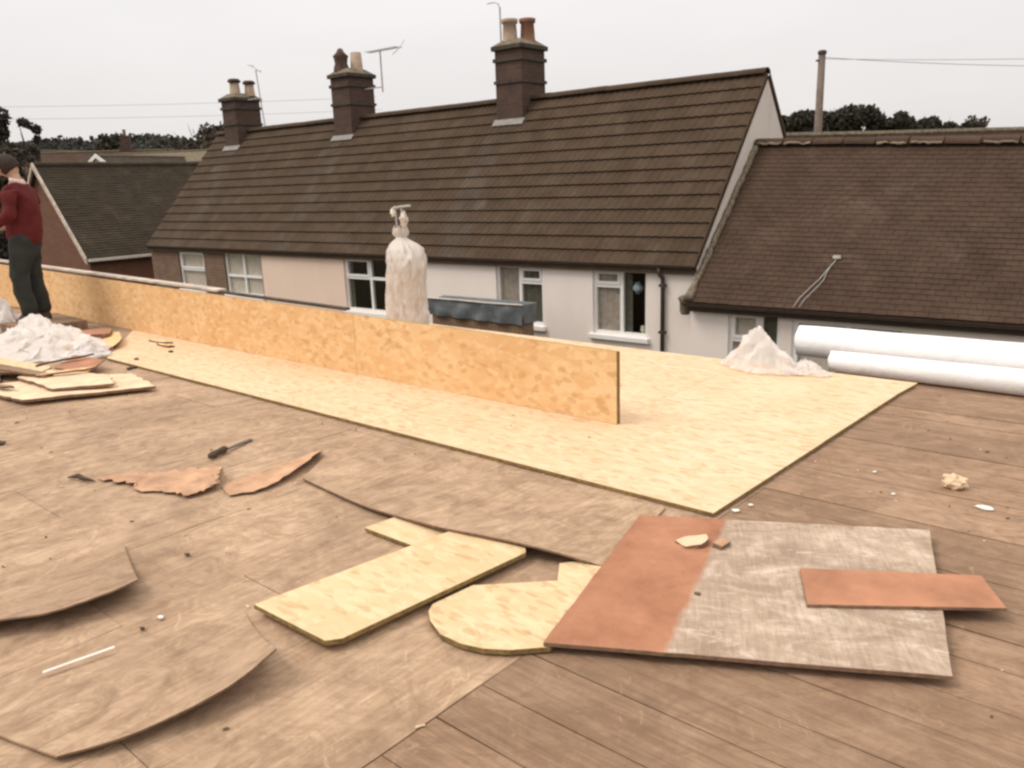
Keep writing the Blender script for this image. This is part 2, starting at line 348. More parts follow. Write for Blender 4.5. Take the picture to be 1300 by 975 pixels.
M_red = simple('dark red hooded jacket', (.105, .019, .019), .9, .15, .22, 9, .6)
M_jean = simple('grey work trousers', (.036, .037, .034), .9, .15, .22, 9, .6)
M_skin = simple('skin', (.50, .31, .23), .6, .35, .06, 10)
M_hair = simple('dark brown hair', (.035, .022, .016), .75, .3, .3, 60, .6)
M_collar = simple('pale pink hood lining', (.62, .46, .42), .9, .1, .12, 12, .3)
M_boot = simple('scuffed brown boot', (.06, .04, .028), .7, .3, .3, 14, .3)

# ================================================================= SETTING
# ground: one sheet to the horizon, with low hills rising far off
def hill(x, y):
    r = math.hypot(x, y)
    if r < 45: return GZ
    k = min(1, (r-45)/100.); k = k*k*(3-2*k); az = math.degrees(math.atan2(x, y))
    h = 6.0 + 1.6*max(0, min(1, (-az-24.5)/3)) + 2.9*math.exp(-((az+22.8)/3.6)**2) - 2.8*max(0, min(1, (az+5)/30)) + .9*noise.noise(Vector((x*.02, y*.02, 0)))
    return GZ + (h - GZ)*k
g = MB(); radii = [.01, 12, 30, 45, 60, 75, 90, 105, 120, 135, 150, 175, 220, 350, 700, 1500, 2800]; na = 180
vs = [(0, 0, GZ)]
for r_ in radii[1:]:
    for k in range(na):
        a = 2*math.pi*k/na; x, y = r_*math.sin(a), r_*math.cos(a); vs.append((x, y, hill(x, y)))
fs = [(0, 1+(k+1) % na, 1+k) for k in range(na)]
for i in range(len(radii)-2):
    for k in range(na):
        a = 1+i*na+k; b = 1+i*na+(k+1) % na; fs.append((a, b, b+na, a+na))
g.add(vs, fs); tag(g.obj('ground', M_ground, smooth=True), kind='structure')

# flat roof under the deck
base = empty('flat_roof', (0, 0, 0), DA, kind='structure')
MB().box(-13.2, 4.2, -3.0, 5.82, -.24, -.034).obj('roof_joists', M_plyedge, base)
MB().box(-13.1, 4.1, -2.9, 5.72, GZ-.05, -.243).obj('building_wall', M_brick, base)
MB().box(-13.2, 4.2, 5.823, 5.85, -.26, -.03).obj('fascia', M_brown, base)
MB().box(-2.1, 4.2, 5.86, 6.75, -.1, -.035).obj('edge_ledge', M_plank, base)
# planks on the right, run along the roof edge; edges slightly uneven
def plank(w, l, name, m, th=.024):
    n = 8; b = MB(); vs = []
    for j in range(n+1):
        x = l*j/n
        e0 = rnd.uniform(-.0022, .0012); e1 = rnd.uniform(-.0012, .0022); dz = rnd.uniform(-.0012, .0012)
        vs += [(x, e0, -th), (x, w+e1, -th), (x, w+e1, dz), (x, e0, dz)]
    fs = [(0, 3, 2, 1), (4*n, 4*n+1, 4*n+2, 4*n+3)]
    for j in range(n):
        a = 4*j; c = a+4; fs += [(a, a+1, c+1, c), (a+1, a+2, c+2, c+1), (a+2, a+3, c+3, c+2), (a+3, a, c, c+3)]
    return b.add(vs, fs)
y = .35; row = 0; lens = [3.9, 4.6, 4.2, 3.6, 5.0]
while y < 5.8:
    wdt = [.20, .19, .215, .18][row % 4] if y+.215 < 5.82 else 5.82-y
    x = -1.50
    first = True
    while x < 3.9:
        l = lens[(row*3+int(x*2)) % 5]*(.55 if first and row % 2 else 1)
        first = False
        o = plank(wdt-.0065, l-.004, 'plank', M_plank).obj('plank', M_plank, base, loc=(x, y, rnd.uniform(-.0015, .0015)-.004), rot=(rnd.uniform(-.006, .006), 0, 0))
        x += l
    y += wdt; row += 1
# plywood panels on the left, their length running away from the camera
x = -1.506; ci = 0
while x > -13:
    wd_ = .61; y = -.5 - (ci*.47 % 1.2)
    while y < 5.8:
        l = 1.22
        if y+l > 5.82: l = 5.82-y
        if l > .05 and y+l > -.2:
            q = plank(wd_-.0022, l-.003, 'plywood_panel', M_ply)
            q.v = [(-v[1], v[0], v[2]) for v in q.v]; q.f = [f[:] for f in q.f]
            q.obj('plywood_panel', M_ply, base, loc=(x, y, rnd.uniform(-.002, .002)-.004), rot=(0, rnd.uniform(-.002, .002), 0))
        y += 1.22
    x -= wd_; ci += 1

# ================================================================= STRAND BOARD FLOOR AND UPSTAND
fl = empty('strand_board_floor', D(-1.46, 3.03, 0), DA, 'wide pale yellow strand board sheets laid flat, from the pointed front corner to the back roof edge', 'floor boarding')
def sheet(x0, x1, y0, y1, z0, z1, name, mt, parent, skew0=0, skew1=0):
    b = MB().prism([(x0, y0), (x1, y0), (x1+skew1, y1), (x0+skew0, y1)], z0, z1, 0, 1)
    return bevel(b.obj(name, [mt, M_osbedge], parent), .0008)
rows = [(0, 1.22), (1.2207, 2.442), (2.4427, 2.815)]
for ri, (a, b_) in enumerate(rows):
    x1 = -.064 if ri == 0 else 0
    offs = [0, -1.1, 0][ri]; x = 0; k = 0
    while x > -11.5:
        l = 2.44 if not (k == 0 and ri == 1) else 1.22
        sk = .023 if k == 0 else 0
        x0 = max(x-l+.0007, -11.6) if ri else max(x-l+.0007, -6.13)
        if x0 < x-.05: sheet(x0, x-.066+.023*(ri) if k == 0 else x, a, b_, .001, .019+.0002*((ri+k) % 2), 'strand_board', M_osbflat, fl, -1.9 if ri == 0 and x0 < -6.1 else 0, .025 if k == 0 else 0)
        x -= l; k += 1
        if ri == 0 and x < -6.1: break
ups = empty('strand_board_upstand', D(-2.6, 3.89, .02), DA, 'long golden strand board upstand standing on edge across the roof', 'upstand')
x = 0; k = 0
for k in range(5):
    l = 2.44
    z1a = .445+.0125*(-x); z1b = .445+.0125*(-(x-l))
    zc = .001 if k % 2 else 0
    b = MB().add([(x-l+.001, 0, .0), (x, 0, 0), (x, .018, 0), (x-l+.001, .018, 0), (x-l+.001, 0, z1b+zc), (x, 0, z1a+zc), (x, .018, z1a+zc), (x-l+.001, .018, z1b+zc)], [(3, 2, 1, 0), (4, 5, 6, 7)], 1)
    b.add([], [])
    n0 = len(b.v)-8
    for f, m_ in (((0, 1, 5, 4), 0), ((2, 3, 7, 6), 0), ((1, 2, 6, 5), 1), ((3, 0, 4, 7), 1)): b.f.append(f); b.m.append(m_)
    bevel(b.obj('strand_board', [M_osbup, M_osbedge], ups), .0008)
    x -= l
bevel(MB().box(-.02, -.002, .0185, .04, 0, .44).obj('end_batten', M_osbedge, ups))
for k in range(10): MB().box(-1.2*k-.35, -1.2*k-.3, .0185, .065, 0, .43).obj('stud', M_scrap, ups)
cap = MB().prism([(-12.2, .03), (-4.5, .03), (-4.5, .13), (-12.2, .13)], .462, .482, zt=lambda x, y: -.0125*x+.004).obj('capping_board', M_timberw, ups)
cap['label'] = 'pinkish white painted plank along the far top edge'
MB().prism([(-6.2, .05), (-2.6, .05), (-2.6, .1), (-6.2, .1)], .45, .47, zt=lambda x, y: -.0125*x+.002).obj('top_batten', M_darkwood, ups)

# ================================================================= TERRACE HOUSES
RUN, ZE, ZR = 2.53, .15, 3.05
PIT = math.atan2(ZR-ZE, RUN); SL = math.hypot(RUN, ZR-ZE)
def wall_mesh(x0, x1, z0, z1, holes, m, y0=0., y1=.22):
    xs = sorted({x0, x1, *[h[0] for h in holes], *[h[1] for h in holes]}); zs = sorted({z0, z1, *[h[2] for h in holes], *[h[3] for h in holes]})
    b = MB(); nx, nz = len(xs)-1, len(zs)-1
    solid = lambda i, j: 0 <= i < nx and 0 <= j < nz and not any(h[0]-1e-6 <= xs[i] and xs[i+1] <= h[1]+1e-6 and h[2]-1e-6 <= zs[j] and zs[j+1] <= h[3]+1e-6 for h in holes)
    for i in range(nx):
        for j in range(nz):
            if not solid(i, j): continue
            X0, X1, Z0, Z1 = xs[i], xs[i+1], zs[j], zs[j+1]
            b.add([(X0, y0, Z0), (X1, y0, Z0), (X1, y0, Z1), (X0, y0, Z1), (X0, y1, Z0), (X1, y1, Z0), (X1, y1, Z1), (X0, y1, Z1)], [(0, 1, 2, 3), (5, 4, 7, 6)])
            k = len(b.v)-8
            for (di, dj, f) in ((-1, 0, (0, 3, 7, 4)), (1, 0, (1, 5, 6, 2)), (0, -1, (0, 4, 5, 1)), (0, 1, (3, 2, 6, 7))):
                if not solid(i+di, j+dj): b.f.append(tuple(v+k for v in f)); b.m.append(0)
    return b
def window(parent, x0, x1, z0, z1, lights, curt=None, sill=True, y=.05, fr=.05, name='window', curtf=None):
    """lights: list of (fx0,fx1,fz0,fz1,opening) fractions of the opening"""
    W_, H_ = x1-x0, z1-z0; b = MB(); d0, d1 = y, y+.07
    b.box(x0, x0+fr, d0, d1, z0, z1).box(x1-fr, x1, d0, d1, z0, z1).box(x0+fr, x1-fr, d0, d1, z0, z0+fr).box(x0+fr, x1-fr, d0, d1, z1-fr, z1)
    xs = sorted({l[0] for l in lights if l[0] > 0}); bars = set()
    for l in lights:
        X0, X1 = x0+W_*l[0], x0+W_*l[1]; Z0, Z1 = z0+H_*l[2], z0+H_*l[3]
        if l[0] > 0 and ('v', l[0], l[2]) not in bars: bars.add(('v', l[0], l[2])); b.box(X0-.03, X0+.03, d0+.002, d1-.002, max(Z0, z0+fr), min(Z1, z1-fr))
        if l[2] > 0: b.box(max(X0+(.03 if l[0] > 0 else 0), x0+fr), min(X1-(.03 if l[1] < 1 else 0), x1-fr), d0+.004, d1-.004, Z0-.03, Z0+.03)
    wn = b.obj(name, M_pvc, parent)
    for l in lights:
        X0, X1 = x0+W_*l[0]+(.03 if l[0] > 0 else fr), x0+W_*l[1]-(.03 if l[1] < 1 else fr)
        Z0, Z1 = z0+H_*l[2]+(.03 if l[2] > 0 else fr), z0+H_*l[3]-(.03 if l[3] < 1 else fr)
        if l[4]:
            q = .04; s_ = MB(); s_.box(X0, X0+q, d0-.015, d1-.01, Z0, Z1).box(X1-q, X1, d0-.015, d1-.01, Z0, Z1).box(X0+q, X1-q, d0-.015, d1-.01, Z0, Z0+q).box(X0+q, X1-q, d0-.015, d1-.01, Z1-q, Z1)
            s_.obj('casement', M_pvc, wn)
            X0 += q; X1 -= q; Z0 += q; Z1 -= q
        MB().box(X0, X1, y+.03, y+.036, Z0, Z1).obj('pane', M_glass, wn)
    for c in (curt or []):
        cx0, cx1, mt = x0+W_*c[0], x0+W_*c[1], c[2]; n = max(8, int((cx1-cx0)/.02)); vs = []
        for i in range(n+1):
            xx = cx0+(cx1-cx0)*i/n; yy = y+.075+.010*math.sin(i*1.9)+.005*math.sin(i*.7)
            vs += [(xx, yy, z0+H_*c[3]), (xx, yy, z1-.01)]
        MB().add(vs, [(2*i, 2*i+2, 2*i+3, 2*i+1) for i in range(n)]).obj('curtain', mt, wn, True)
    if sill:
        bevel(MB().box(x0-.06, x1+.06, y-.12, y+.07, z0-.09, z0-.002).obj('sill', M_pvc, wn), .01)
    return wn
TG, TW = SL+.10, 0
NC = 14; GA = (SL+.09)/NC; TWD = .30
def tile_mesh():
    """one interlocking tile; lower edge at y=0, runs up +y"""
    prof = [(0, 0), (.03, .011), (.075, .013), (.11, .002), (.15, 0), (.18, .011), (.225, .013), (.26, .002), (.297, 0)]
    b = MB(); L_ = GA+.06; n = len(prof); vs = []
    for (y, z) in ((0, .064), (L_, .024)):
        vs += [(p[0], y, z+p[1]) for p in prof]
    vs += [(p[0], 0, .024+p[1]*.3) for p in prof]
    fs = [(i, i+1, n+i+1, n+i) for i in range(n-1)] + [(2*n+i, 2*n+i+1, i+1, i) for i in range(n-1)]
    fs += [(0, n, 2*n), (n-1, 3*n-1, 2*n-1)]
    return b.add(vs, fs)
TM = [tile_mesh().mesh('roof_tile', M_tile), tile_mesh().mesh('pale_roof_tile', M_tile_pale)]
def ridge_mesh():
    b = MB(); n = 8; vs = []
    for x in (0, .43):
        for r_ in (.13, .105):
            for k in range(n+1):
                a = math.pi*k/n; vs.append((x, -r_*math.cos(a), r_*math.sin(a)*.75))
    m1 = n+1; fs = []
    for k in range(n): fs += [(k, k+1, 2*m1+k+1, 2*m1+k), (m1+k+1, m1+k, 3*m1+k, 3*m1+k+1), (k+1, k, m1+k, m1+k+1), (2*m1+k, 2*m1+k+1, 3*m1+k+1, 3*m1+k)]
    return b.add(vs, fs)
RM = ridge_mesh().mesh('ridge_tile', M_tile)
EY = -.09; EZ = ZE - .09*math.tan(PIT)
def cottage(name, x0, x1, wm, holes, label, streaks=()):
    h = empty(name, Hh((x0+x1)/2, 0, GZ), HA, label, 'house', 'cottages of the tiled terrace'); ox = (x0+x1)/2
    X0, X1 = x0-ox, x1-ox; Z = lambda z: z-GZ
    hl = [(a-ox, b-ox, Z(c), Z(d)) for a, b, c, d in holes]
    wall_mesh(X0, X1-.003, -.05, Z(ZE-.06), hl, wm).obj('wall', wm, h)
    MB().box(X0+.02, X1-.02, 1.2, 1.25, 0, Z(.05)).obj('room_shade_panel', M_dark, h)  # dark backing behind the windows, room shade put into its colour
    MB().box(X0+.02, X1-.02, 2*RUN-.2, 2*RUN, -.05, Z(ZE-.06)).obj('rear_wall', wm, h)
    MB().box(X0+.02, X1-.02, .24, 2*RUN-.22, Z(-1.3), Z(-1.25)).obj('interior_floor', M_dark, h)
    # roof slab
    r = MB(); c_, s_ = math.cos(PIT), math.sin(PIT)
    yy = [EY, RUN, 2*RUN+.09]; zz = [Z(EZ), Z(ZR), Z(EZ)]
    vs = [(x, y_, z_-d) for x in (X0, X1) for d in (0, .08) for y_, z_ in zip(yy, zz)]
    r.add(vs, [(0, 6, 7, 1), (1, 7, 8, 2), (3, 4, 10, 9), (4, 5, 11, 10), (0, 3, 9, 6), (2, 8, 11, 5), (0, 1, 4, 3), (1, 2, 5, 4), (6, 9, 10, 7), (7, 10, 11, 8)])
    roof = r.obj('roof', M_tile, h)
    ncol = round((x1-x0)/TWD); tw = (x1-x0)/ncol
    for j in range(NC):
        for i in range(ncol):
            xc = X0+i*tw+ox+tw/2
            streaked = any(abs(xc-a+ (j-7)*.02) < wd*(.7+.5*rnd.random()) and rnd.random() < .8 and j < NC-2 for a, wd in streaks)  # paler stained tiles in streaks down the slope below each chimney
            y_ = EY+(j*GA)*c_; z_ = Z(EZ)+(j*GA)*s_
            o = link('roof_tile', TM[1 if streaked else 0], roof, (X0+i*tw, y_, z_), (PIT+rnd.uniform(-.004, .004), rnd.uniform(-.004, .004), rnd.uniform(-.003, .003)))
            o.scale = (tw/.297, 1, 1)
    n = int((x1-x0)/.44); st = (x1-x0)/n
    for i in range(n):
        o = link('ridge_tile', RM, roof, (X0+i*st, RUN, Z(ZR)+.02+rnd.uniform(-.004, .004)), (0, rnd.uniform(-.008, .008), 0)); o.scale = (st/.435, 1, 1)
    # gutter and fascia
    bf = MB().box(X0, X1, -.028, -.004, Z(-.0), Z(ZE-.07)); bf.obj('fascia', M_brown, h)
    gt = MB(); vs = []; n = 8
    for x in (X0, X1):
        for r_ in (.062, .056):
            for k in range(n+1):
                a = math.pi*k/n; vs.append((x, -.095-r_*math.cos(a), Z(.105)-r_*math.sin(a)))
    m1 = n+1; fs = []
    for k in range(n): fs += [(k, k+1, 2*m1+k+1, 2*m1+k), (m1+k+1, m1+k, 3*m1+k, 3*m1+k+1)]
    fs += [(0, m1, 3*m1, 2*m1), (n, 2*m1+n, 3*m1+n, m1+n)]
    gt.add(vs, fs).obj('gutter', M_brown, h)
    return h, ox
def stack(h, ox, x0, x1, zt, pots, zb=2.5, wy=.4):
    """chimney stack straddling the ridge; ox is the owner's x offset"""
    b = MB(); cy = RUN; X0, X1 = x0-ox, x1-ox; Z = lambda z: z-GZ; y0, y1 = cy-wy, cy+wy
    ch = MB().box(X0, X1, y0, y1, Z(zb-.4), Z(zt-.12)).obj('chimney', M_chim, h)
    MB().box(X0-.035, X1+.035, y0-.035, y1+.035, Z(zt-.36), Z(zt-.29)).obj('corbel_course', M_band, ch)
    MB().box(X0-.03, X1+.03, y0-.03, y1+.03, Z(zt-.78), Z(zt-.72)).obj('corbel_course', M_band, ch)
    bevel(MB().box(X0-.06, X1+.06, y0-.06, y1+.06, Z(zt-.14), Z(zt-.05)).obj('corbel_course', M_band, ch), .01)
    v = [(X0-.04, y0-.04), (X1+.04, y0-.04), (X1+.04, y1+.04), (X0-.04, y1+.04)]
    bevel(MB().add([(p[0], p[1], Z(zt-.05)) for p in v]+[(p[0]*.6+.4*(X0+X1)/2, p[1]*.6+.4*cy, Z(zt+.07)) for p in v], [(0, 1, 5, 4), (1, 2, 6, 5), (2, 3, 7, 6), (3, 0, 4, 7), (4, 5, 6, 7)]).obj('flaunching', M_moss, ch), .01)
    for (px, py, hh, r_, mt, kind) in pots:
        p = MB(); base_ = (px-ox, py, Z(zt+.0))
        if kind == 'plain': pr = [(r_*1.15, 0), (r_*1.1, .05), (r_, .08), (r_*.88, hh-.09), (r_*1.08, hh-.07), (r_*1.12, hh), (r_*.85, hh), (r_*.8, .1)]
        elif kind == 'broken': pr = [(r_*1.2, 0), (r_*1.1, .12), (r_*.9, .2), (r_*1.0, hh*.6), (r_*1.15, hh*.7), (r_*.6, hh*.85), (r_*.35, hh), (.01, hh+.02)]
        else: pr = [(r_*1.1, 0), (r_, .05), (r_*.85, hh-.02), (r_*.7, hh-.02), (r_*.7, .1)]
        po = p.lathe(pr, base_, 14).obj('chimney_pot', mt, ch, True)
        if kind == 'cap': MB().lathe([(r_*1.2, 0), (r_*1.25, .03), (r_*1.0, .09), (.01, .1)], (px-ox, py, Z(zt)+hh-.02), 12).obj('pot_cap', M_potd, ch, True) if False else None
        if kind == 'cap':
            MB().lathe([(.001, 0), (r_*1.2, 0), (r_*1.2, .05), (r_*.9, .09), (.001, .1)], (px-ox, py, Z(zt)+hh-.01), 12).obj('chimney_pot', M_potd, ch, True)
    # lead apron and soakers
    zf = Z(ZE)+(y0)*math.tan(PIT)
    mxm = Matrix.Translation((X0, y0, zf+.10)) @ Matrix.Rotation(PIT, 4, 'X')
    MB().box(-.06, X1-X0+.06, -.16, .0, .0, .012, mx=mxm).obj('lead_flashing', M_lead, ch)
    ml = Matrix.Translation((X1, y0, zf+.05)) @ Matrix.Rotation(PIT, 4, 'X')
    MB().box(.0, .13, -.14, wy/math.cos(PIT), .0, .012, mx=ml).obj('side_flashing', M_tile_pale, ch)
    mr_ = Matrix.Translation((X0, y0, zf+.05)) @ Matrix.Rotation(PIT, 4, 'X')
    MB().box(-.1, .0, -.14, wy/math.cos(PIT), .0, .012, mx=mr_).obj('side_flashing', M_tile_pale, ch)
    return ch

W5 = (-1.91, -.87, -1.11, -.01); W4 = (-4.03, -2.96, -1.08, -.02)
A, oA = cottage('white_cottage', -6.3, 0, M_white, [W5, W4], 'white rendered end cottage of the terrace, with a white gable end and the tallest chimney', [(-5.35, .36)])
window(A, W5[0]-oA, W5[1]-oA, W5[2]-GZ, W5[3]-GZ, [(0, .52, 0, .74, 0), (0, .52, .74, 1, 1), (.52, 1, 0, 1, 0)], [(.0, .5, M_curt, .0), (.54, .68, M_curtg, 0), (.9, 1, M_curt, 0)])
w4 = window(A, W4[0]-oA, W4[1]-oA, W4[2]-GZ, W4[3]-GZ, [(0, .5, 0, 1, 0), (.5, 1, 0, .72, 0), (.5, 1, .72, 1, 1)], [(.0, .5, M_curt, .0), (.5, 1., M_curtg, 0)])
# ornament hanging in the right window
orn = MB().tube([(0, 0, 0), (.02, 0, .1), (-.01, 0, .2)], [.03, .1, .04], 8).obj('window_ornament', simple('pale blue cloth', (.25, .33, .38), .8), A, True, loc=(-1.12-oA, .14, -.42-GZ))
MB().lathe([(.03, 0), (.05, .05), (.045, .1), (.05, .12)], (-1.0-oA, .13, -1.06-GZ), 10).obj('windowsill_vase', M_curtl, A, True)
# downpipe with swan neck
pb = MB().tube([(-.60-oA, -.1, .06-GZ), (-.60-oA, -.1, -.02-GZ), (-.585-oA, -.08, -.07-GZ), (-.56-oA, -.05, -.12-GZ), (-.56-oA, -.045, -.2-GZ), (-.56-oA, -.045, .05)], .034, 10).obj('downpipe', M_brown, A, True)
for z_ in (-.25, -1.0, -1.8): MB().box(-.61-oA, -.51-oA, -.09, -.002, z_-GZ, z_+.04-GZ).obj('pipe_bracket', M_brown, pb)
# gable end
gb = MB(); zz0, zzr = ZE-.12-GZ, ZR-.08-GZ
gp = [(0, -.05), (2*RUN, -.05), (2*RUN, zz0), (RUN, zzr), (0, zz0)]
vs = [(-oA-.20, p[0]+.0, p[1]) for p in gp]+[(-oA, p[0], p[1]) for p in gp]; n = 5
vs = [(v[0] if i < 5 else v[0]-.0, v[1]+(.0 if 0 < i % 5 < 4 else .0), v[2]) for i, v in enumerate(vs)]
gb.add(vs, [(0, 1, 2, 3, 4)[::-1], (5, 6, 7, 8, 9)]+[(i, (i+1) % 5, 5+(i+1) % 5, 5+i) for i in range(5)])
go = gb.obj('gable_wall', M_gable, A, loc=(.001, .001, 0))
for sgn, yb in ((1, EY), (-1, 2*RUN-EY)):
    mxm = Matrix.Translation((-oA+.0, yb, EZ-GZ)) @ Matrix.Rotation(PIT*sgn + (0 if sgn > 0 else 0), 4, 'X')
    vb = MB().box(.0, .018, 0 if sgn > 0 else -SL-.1, SL+.1 if sgn > 0 else 0, -.01, .06, mx=mxm).obj('verge_strip', M_tile, A)
stack(A, oA, -5.60, -4.93, 4.17, [(-5.40, 2.4, .47, .155, M_potc, 'plain'), (-5.16, 2.68, .48, .155, M_pott, 'plain')])

W3 = (-8.32, -6.72, -1.15, -.0)
Bh, oB = cottage('peach_cottage', -11.33, -6.3, M_peach, [W3], 'peach rendered middle cottage of the terrace, between the brick end and the white end', [(-10.5, .34)])
window(Bh, W3[0]-oB, W3[1]-oB, W3[2]-GZ, W3[3]-GZ, [(0, .5, 0, .62, 0), (0, .5, .62, 1, 1), (.5, 1, 0, .62, 0), (.5, 1, .62, 1, 0)], [(.02, .1, M_curtg, 0)])
stack(Bh, oB, -10.79, -10.14, 4.16, [(-10.6, 2.35, .54, .165, M_potd, 'broken'), (-10.33, 2.6, .47, .15, M_potc, 'open')])
W1 = (-15.07, -13.84, -1.03, -.02); W2 = (-12.91, -11.36, -1.06, -.01)
Ch, oC = cottage('brick_cottage', -16.47, -11.33, M_brick, [W1, W2], 'brown brick cottage at the far left end of the terrace, with two cream chimney pots', [(-15.1, .3)])
window(Ch, W1[0]-oC, W1[1]-oC, W1[2]-GZ, W1[3]-GZ, [(0, 1, 0, .52, 0), (0, 1, .52, 1, 1)], [(0, 1, M_curtl, 0)])
window(Ch, W2[0]-oC, W2[1]-oC, W2[2]-GZ, W2[3]-GZ, [(0, .5, 0, .45, 0), (.5, 1, 0, .45, 0), (0, .5, .45, 1, 0), (.5, 1, .45, 1, 0)], [(0, 1, M_curtl, 0)])
stack(Ch, oC, -15.52, -14.88, 4.02, [(-15.2, 2.4, .38, .145, M_potc, 'cap'), (-14.98, 2.72, .33, .14, M_potc, 'cap')])
gb = MB(); vs = [(-16.47-oC, p[0], p[1]) for p in gp]+[(-16.27-oC, p[0], p[1]) for p in gp]
gb.add(vs, [(0, 1, 2, 3, 4)[::-1], (5, 6, 7, 8, 9)]+[(i, (i+1) % 5, 5+(i+1) % 5, 5+i) for i in range(5)]).obj('gable_wall', M_brick, Ch, loc=(-.001, .001, 0))

# ---- old cottage on the right with the lower clay tile roof
RE_Y, RE_Z, RR_Y, RR_Z, RX = -.36, -.40, 2.12, 1.92, 9.6
RK = .021   # the old ridge sinks towards the right
def rk(x): return 1-RK*max(0, x)
rh = empty('clay_roof_cottage', Hh(RX/2, 0, GZ), HA, 'low white cottage on the right with a large dark red-brown roof and mossy edge', 'house'); oR = RX/2
Zr = lambda z: z-GZ
W6 = (.62, 1.40, -1.6, -.535); W7 = (1.58, 3.1, -1.6, -.56)
wall_mesh(.004-oR, RX-oR, -.05, Zr(-.48), [(a-oR, b-oR, Zr(c), Zr(d)) for a, b, c, d in (W6, W7)], M_white, -.2, .02).obj('wall', M_white, rh)
MB().box(.004-oR, RX-oR, 1.2, 1.24, 0, Zr(.2)).obj('room_shade_panel', M_dark, rh)  # backing panel coloured dark as the room's shade
MB().box(.004-oR, RX-oR, 4.3, 4.5, 0, Zr(-.48)).obj('rear_wall', M_white, rh)
window(rh, W6[0]-oR, W6[1]-oR, Zr(W6[2]), Zr(W6[3]), [(0, .62, 0, .6, 0), (0, .62, .6, 1, 1), (.62, 1, 0, 1, 0)], [(0, .55, M_curtl, 0), (.66, 1, M_curtg, 0)], y=-.15)
window(rh, W7[0]-oR, W7[1]-oR, Zr(W7[2]), Zr(W7[3]), [(0, .5, 0, 1, 0), (.5, 1, 0, 1, 0)], [(0, 1., M_curtl, 0)], y=-.17, fr=.08)
RP = math.atan2(RR_Z-RE_Z, RR_Y-RE_Y); RSL = math.hypot(RR_Z-RE_Z, RR_Y-RE_Y)
r = MB(); yy = [RE_Y, RR_Y, 2*RR_Y-RE_Y]; zz = [Zr(RE_Z), Zr(RR_Z), Zr(RE_Z)]
vs = [(x, y_, zz[0]+(z_-zz[0])*rk(x+oR)-d) for x in (.004-oR, RX-oR) for d in (0, .08) for y_, z_ in zip(yy, zz)]
r.add(vs, [(0, 6, 7, 1), (1, 7, 8, 2), (3, 4, 10, 9), (4, 5, 11, 10), (0, 3, 9, 6), (2, 8, 11, 5), (0, 1, 4, 3), (1, 2, 5, 4), (6, 9, 10, 7), (7, 10, 11, 8)])
rroof = r.obj('roof', M_clay, rh)
ct = MB(); G2 = .098; nrow = int(RSL/G2); c_, s_ = math.cos(RP), math.sin(RP)
for j in range(nrow+1):
    sag = 0
    for i in range(int(RX/.167)+1):
        xx = .02+i*.167-(.083 if j % 2 else 0)-oR; xa = max(xx+.002, .008-oR); xb = min(xx+.164, RX-oR)
        if xb-xa < .02: continue
        a0 = j*G2+rnd.uniform(-.004, .004)-.02; a1 = a0+G2+.045; l0 = .018+rnd.uniform(-.0015, .0015); t_ = .008; ti = rnd.uniform(-.001, .001)
        wv_ = .012*noise.noise(Vector((xx*.7, j*.12, 3)))
        P_ = lambda x_, a, h_: (x_, RE_Y+a*c_-h_*s_, Zr(RE_Z)+a*s_*rk(x_+oR)+h_*c_)
        ct.add([P_(xa, a0, l0+ti+wv_), P_(xb, a0, l0-ti+wv_), P_(xb, a1, .008+wv_), P_(xa, a1, .008+wv_), P_(xa, a0, l0-t_+ti+wv_), P_(xb, a0, l0-t_-ti+wv_)], [(0, 1, 2, 3), (4, 5, 1, 0), (0, 3, 4), (1, 5, 2)])
tag(ct.obj('clay_tiles', M_clay, rroof), kind='stuff')
# mossy mortar verge, ridge with patchy mortar
vb = MB(); pts = []; rs = []
for k in range(40):
    a = RSL*k/39; pts.append((.05-oR+rnd.uniform(-.012, .012), RE_Y+a*c_-.03*s_, Zr(RE_Z)+a*s_+.03*c_+rnd.uniform(-.012, .015))); rs.append(.046+rnd.uniform(-.01, .012)+.03*(k < 3))
vb.tube(pts, rs, 8).obj('mossy_verge', M_moss, rh, True)
nrt = 20
for i in range(nrt):
    o = link('ridge_tile', bpy.data.meshes['ridge_tile'].copy() if i == 0 else rid2, rroof, (.02-oR+i*.478, RR_Y, Zr(RE_Z)+(RR_Z-RE_Z)*rk(i*.478)-.01+rnd.uniform(-.008, .008)), (0, RK*2.3+rnd.uniform(-.015, .015), 0)); rid2 = o.data
    if i == 0: rid2.materials.clear(); rid2.materials.append(M_clay)
    o.scale = (1.08, 1, 1)
    if rnd.random() < .45:
        n = 7; pts = [(.05-oR+i*.478+k*.42/n, RR_Y-.125+rnd.uniform(-.01, .01), Zr(RE_Z)+(RR_Z-RE_Z)*rk(i*.478+k*.06)+rnd.uniform(-.015, .012)) for k in range(n+1)]
        MB().tube(pts, [rnd.uniform(.012, .028) for _ in pts], 6).obj('ridge_mortar', M_mortar, rroof, True)
MB().box(.004-oR, RX-oR, RE_Y+.06, RE_Y+.08, Zr(RE_Z-.16), Zr(RE_Z-.055)).obj('fascia', M_brown, rh)
vs = []; gt = MB(); n = 8
for x in (-.03-oR, RX-oR):
    for r_ in (.06, .054):
        for k in range(n+1):
            a = math.pi*k/n; vs.append((x, RE_Y-.01-r_*math.cos(a), Zr(RE_Z-.0)-.02-r_*math.sin(a)))
m1 = n+1; fs = []
for k in range(n): fs += [(k, k+1, 2*m1+k+1, 2*m1+k), (m1+k+1, m1+k, 3*m1+k, 3*m1+k+1)]
fs += [(0, m1, 3*m1, 2*m1), (n, 2*m1+n, 3*m1+n, m1+n)]
gt.add(vs, fs).obj('gutter', M_brown, rh)
